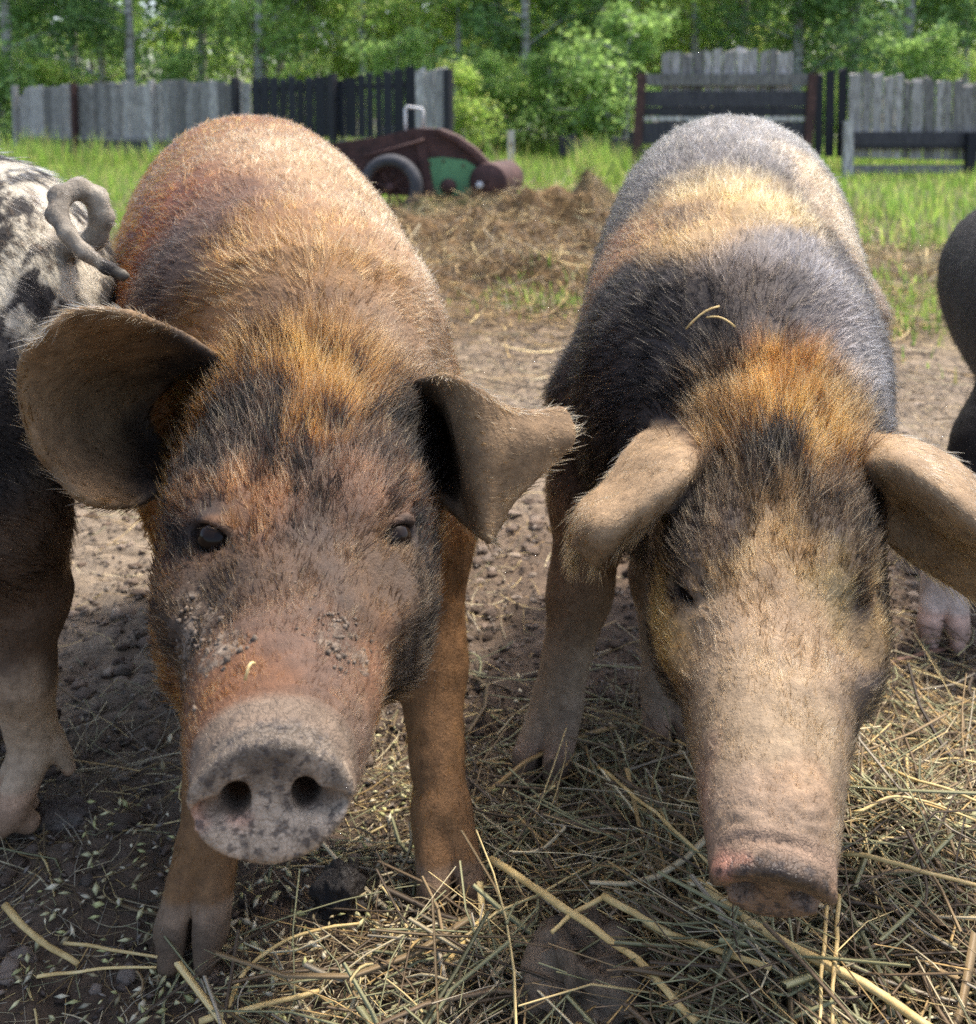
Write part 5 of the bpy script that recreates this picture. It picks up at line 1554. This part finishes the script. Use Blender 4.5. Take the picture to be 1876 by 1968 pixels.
pigB.patches_head = [
    (1400, 800, .05, (0.32, 0.20, 0.11), .5), (1530, 740, .05, (0.36, 0.165, 0.065), .5), (1620, 790, .04, (0.36, 0.215, 0.10), .6), (1470, 860, .06, (0.24, 0.13, 0.055), .6), (1570, 860, .045, (0.38, 0.20, 0.08), .6),
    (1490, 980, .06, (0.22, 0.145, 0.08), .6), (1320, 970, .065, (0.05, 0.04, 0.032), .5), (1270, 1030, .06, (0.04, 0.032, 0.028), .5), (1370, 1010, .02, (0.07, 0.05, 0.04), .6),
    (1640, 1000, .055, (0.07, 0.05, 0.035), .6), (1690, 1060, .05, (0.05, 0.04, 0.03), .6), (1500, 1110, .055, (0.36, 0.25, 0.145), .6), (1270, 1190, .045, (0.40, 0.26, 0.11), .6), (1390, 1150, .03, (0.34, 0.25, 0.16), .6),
    (1610, 1130, .025, (0.40, 0.32, 0.18), .6), (1670, 1190, .03, (0.40, 0.28, 0.15), .6), (1480, 1290, .07, (0.44, 0.325, 0.225), .6), (1470, 1420, .07, (0.42, 0.325, 0.225), .6), (1330, 1430, .03, (0.34, 0.25, 0.165), .6),
    (1440, 1510, .022, (0.26, 0.21, 0.16), .6), (1540, 1500, .02, (0.52, 0.35, 0.22), .6), (1480, 1590, .05, (0.38, 0.285, 0.215), .6), (1350, 1540, .03, (0.38, 0.25, 0.19), .6),
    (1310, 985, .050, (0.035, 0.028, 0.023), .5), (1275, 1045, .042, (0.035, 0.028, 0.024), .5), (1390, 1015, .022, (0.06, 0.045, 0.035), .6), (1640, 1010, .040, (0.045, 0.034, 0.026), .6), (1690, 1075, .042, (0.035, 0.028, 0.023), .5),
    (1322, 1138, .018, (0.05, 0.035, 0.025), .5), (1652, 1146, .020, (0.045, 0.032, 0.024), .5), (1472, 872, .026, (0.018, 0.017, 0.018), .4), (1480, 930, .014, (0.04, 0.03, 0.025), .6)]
pigB.patches_nose = [(1390, 1650, .014, (0.42, 0.22, 0.17), .6)]
pigB.ear_col = (0.42, 0.30, 0.185)
pigB.leg_col, pigB.sock, pigB.sock_col, pigB.hoof_col = (0.26, 0.18, 0.12), 0.13, (0.42, 0.32, 0.24), (0.36, 0.26, 0.20)
pigB.rim_col, pigB.disc_col, pigB.disc_top = (0.36, 0.26, 0.20), (0.21, 0.14, 0.10), (0.065, 0.05, 0.04)
pigB.mud = [(1450, 1640, .03, .35)]
pigB.ear_len = 0.0085; pigB.streaks = []; pigB.ear_dark = (0, 0)
pigB.dc, pigB.Rd = dcB, RdB
pigB.len_body, pigB.lift, pigB.hair_r, pigB.dark_frac, pigB.pale_frac = 0.022, 0.20, 0.00048, 0.12, 0.14
pigB.lock_body, pigB.lock_head = 0.5, 0.7
pigB.skin_k, pigB.skin_add = 0.55, (0.018, 0.012, 0.010)

pigC.base = (0.016, 0.015, 0.016)
pigC.patches_body = [(60, 1120, .09, (0.10, 0.07, 0.05), .5)]
pigC.patches_head = []; pigC.patches_nose = []
pigC.leg_col, pigC.sock, pigC.sock_col, pigC.hoof_col = (0.12, 0.08, 0.055), 0.15, (0.52, 0.39, 0.29), (0.38, 0.25, 0.18)
pigC.mud = [(20, 420, .13, .40), (80, 480, .08, .38)]
pigC.len_body, pigC.lift, pigC.hair_r, pigC.dark_frac, pigC.pale_frac = 0.018, 0.34, 0.00032, 0.1, 0.05
pigC.streaks = [(0, 350, .17), (0, 390, .17), (70, 430, .12), (110, 500, .06), (20, 500, .10)]
pigC.lock_body, pigC.lock_head = 0.5, 0
pigC.skin_k, pigC.skin_add = 0.8, (0.008, 0.007, 0.007)

pigD.base = (0.010, 0.009, 0.009)
pigD.patches_body = [(1840, 800, .10, (0.05, 0.035, 0.03), .6)]
pigD.patches_head = []; pigD.patches_nose = []
pigD.leg_col, pigD.sock, pigD.sock_col, pigD.hoof_col = (0.014, 0.012, 0.012), 0.13, (0.66, 0.54, 0.50), (0.52, 0.36, 0.31)
pigD.mud = []
pigD.len_body, pigD.lift, pigD.hair_r, pigD.dark_frac, pigD.pale_frac = 0.018, 0.32, 0.00032, 0.3, 0.0
pigD.streaks = []
pigD.lock_body, pigD.lock_head = 0.3, 0
pigD.skin_k, pigD.skin_add = 0.8, (0.006, 0.005, 0.005)

HAIRS = (115000, 108000, 36000, 14000)
PIG_ROOTS = []
PIG_ROOTS.append(finish_pig(pigA, 'ginger pig with pale back and raised round snout, ears spread wide', 0.0038, HAIRS[0], 41))
PIG_ROOTS.append(finish_pig(pigB, 'dark grey and gold pig nosing down into the straw, drooping tan ears', 0.0038, HAIRS[1], 42))
PIG_ROOTS.append(finish_pig(pigC, 'black pig with mud-caked rump and curly tail, facing away', 0.0045, HAIRS[2], 43))
PIG_ROOTS.append(finish_pig(pigD, 'black pig with white trotter, cut off by the picture edge', 0.0065, HAIRS[3], 44))
# ------------------------------------------------------------------ small things on the pigs
def crust(pig, spots, parent, mat, seed):
    """crumbs of dried mud stuck to the face, one mesh"""
    r = np.random.default_rng(seed)
    V, Fs = [], []
    for (u, v, su, sv, n, s0, s1) in spots:
        for _ in range(n):
            p = pig.pick(r.normal(u, su), r.normal(v, sv))
            if p is None: continue
            s = r.uniform(s0, s1); k = len(V)
            R = np.linalg.qr(r.normal(size=(3, 3)))[0]
            oc = np.array([[1, 0, 0], [-1, 0, 0], [0, 1, 0], [0, -1, 0], [0, 0, 1], [0, 0, -1]]) * r.uniform(0.35, 1.3, (6, 1)) * s
            nrm = unit(np.array([0, 0, CAM_H]) - p)
            V += list(p + nrm * s * 0.05 + oc @ R - pig.root)
            Fs += [[k + a_, k + b_, k + c_] for a_, b_, c_ in ((0, 2, 4), (2, 1, 4), (1, 3, 4), (3, 0, 4), (2, 0, 5), (1, 2, 5), (3, 1, 5), (0, 3, 5))]
    o = obj_np('mud_crust', V, mat, parent, faces=Fs, smooth=True)
    o['kind'] = 'stuff'
    return o
MAT_CRUST = noise_mat('dry_mud', [(0.3, (0.07, 0.052, 0.037)), (0.55, (0.15, 0.115, 0.085)), (0.8, (0.27, 0.22, 0.17))], 60, 6, 0.9, 0.6, 200.0, bump_dist=0.002)
crust(pigA, [(650, 1215, 20, 26, 46, 0.0010, 0.0032), (690, 1245, 30, 28, 40, 0.0007, 0.0022), (360, 1220, 30, 44, 80, 0.0008, 0.0032), (425, 1240, 30, 26, 22, 0.0015, 0.0042), (790, 1260, 40, 60, 60, 0.0006, 0.0018), (600, 1150, 60, 40, 20, 0.0006, 0.0015)], PIG_ROOTS[0], MAT_CRUST, 5)
def wisp(pig, a_, b_, label, rad=0.0011):
    pa, pb = pig.pick(*a_), pig.pick(*b_)
    n = unit(np.array([0, 0, 1.0]) + 0.5 * unit(np.array([0, 0, CAM_H]) - pa))
    P = np.array([pa + (pb - pa) * t + n * (0.018 + 0.006 * math.sin(t * 3)) for t in np.linspace(0, 1, 6)])
    T_ = np.gradient(P, axis=0); T_ /= np.linalg.norm(T_, axis=1)[:, None]
    B1 = np.cross(T_, n); B1 /= np.linalg.norm(B1, axis=1)[:, None]; B2 = np.cross(T_, B1)
    an = np.linspace(0, 2 * math.pi, 5, endpoint=False)
    V = (P[:, None] + rad * (np.cos(an)[None, :, None] * B1[:, None] + np.sin(an)[None, :, None] * B2[:, None])).reshape(-1, 3)
    q = [[i * 5 + j, (i + 1) * 5 + j, (i + 1) * 5 + (j + 1) % 5, i * 5 + (j + 1) % 5] for i in range(5) for j in range(5)] + [[0, 1, 2, 3, 4], [29, 28, 27, 26, 25]]
    o = obj_np('straw_wisp', V, MAT_STALK, loc=P[0], faces=q)
    tag(o, label, 'straw', 'bits of straw on the pigs')
wisp(pigB, (1318, 660), (1382, 618), 'bit of straw on the dark pig’s back, pointing up')
wisp(pigB, (1358, 638), (1412, 658), 'bit of straw on the dark pig’s back, pointing down')
wisp(pigA, (472, 1352), (490, 1322), 'tiny bit of straw on the ginger snout', 0.0009)
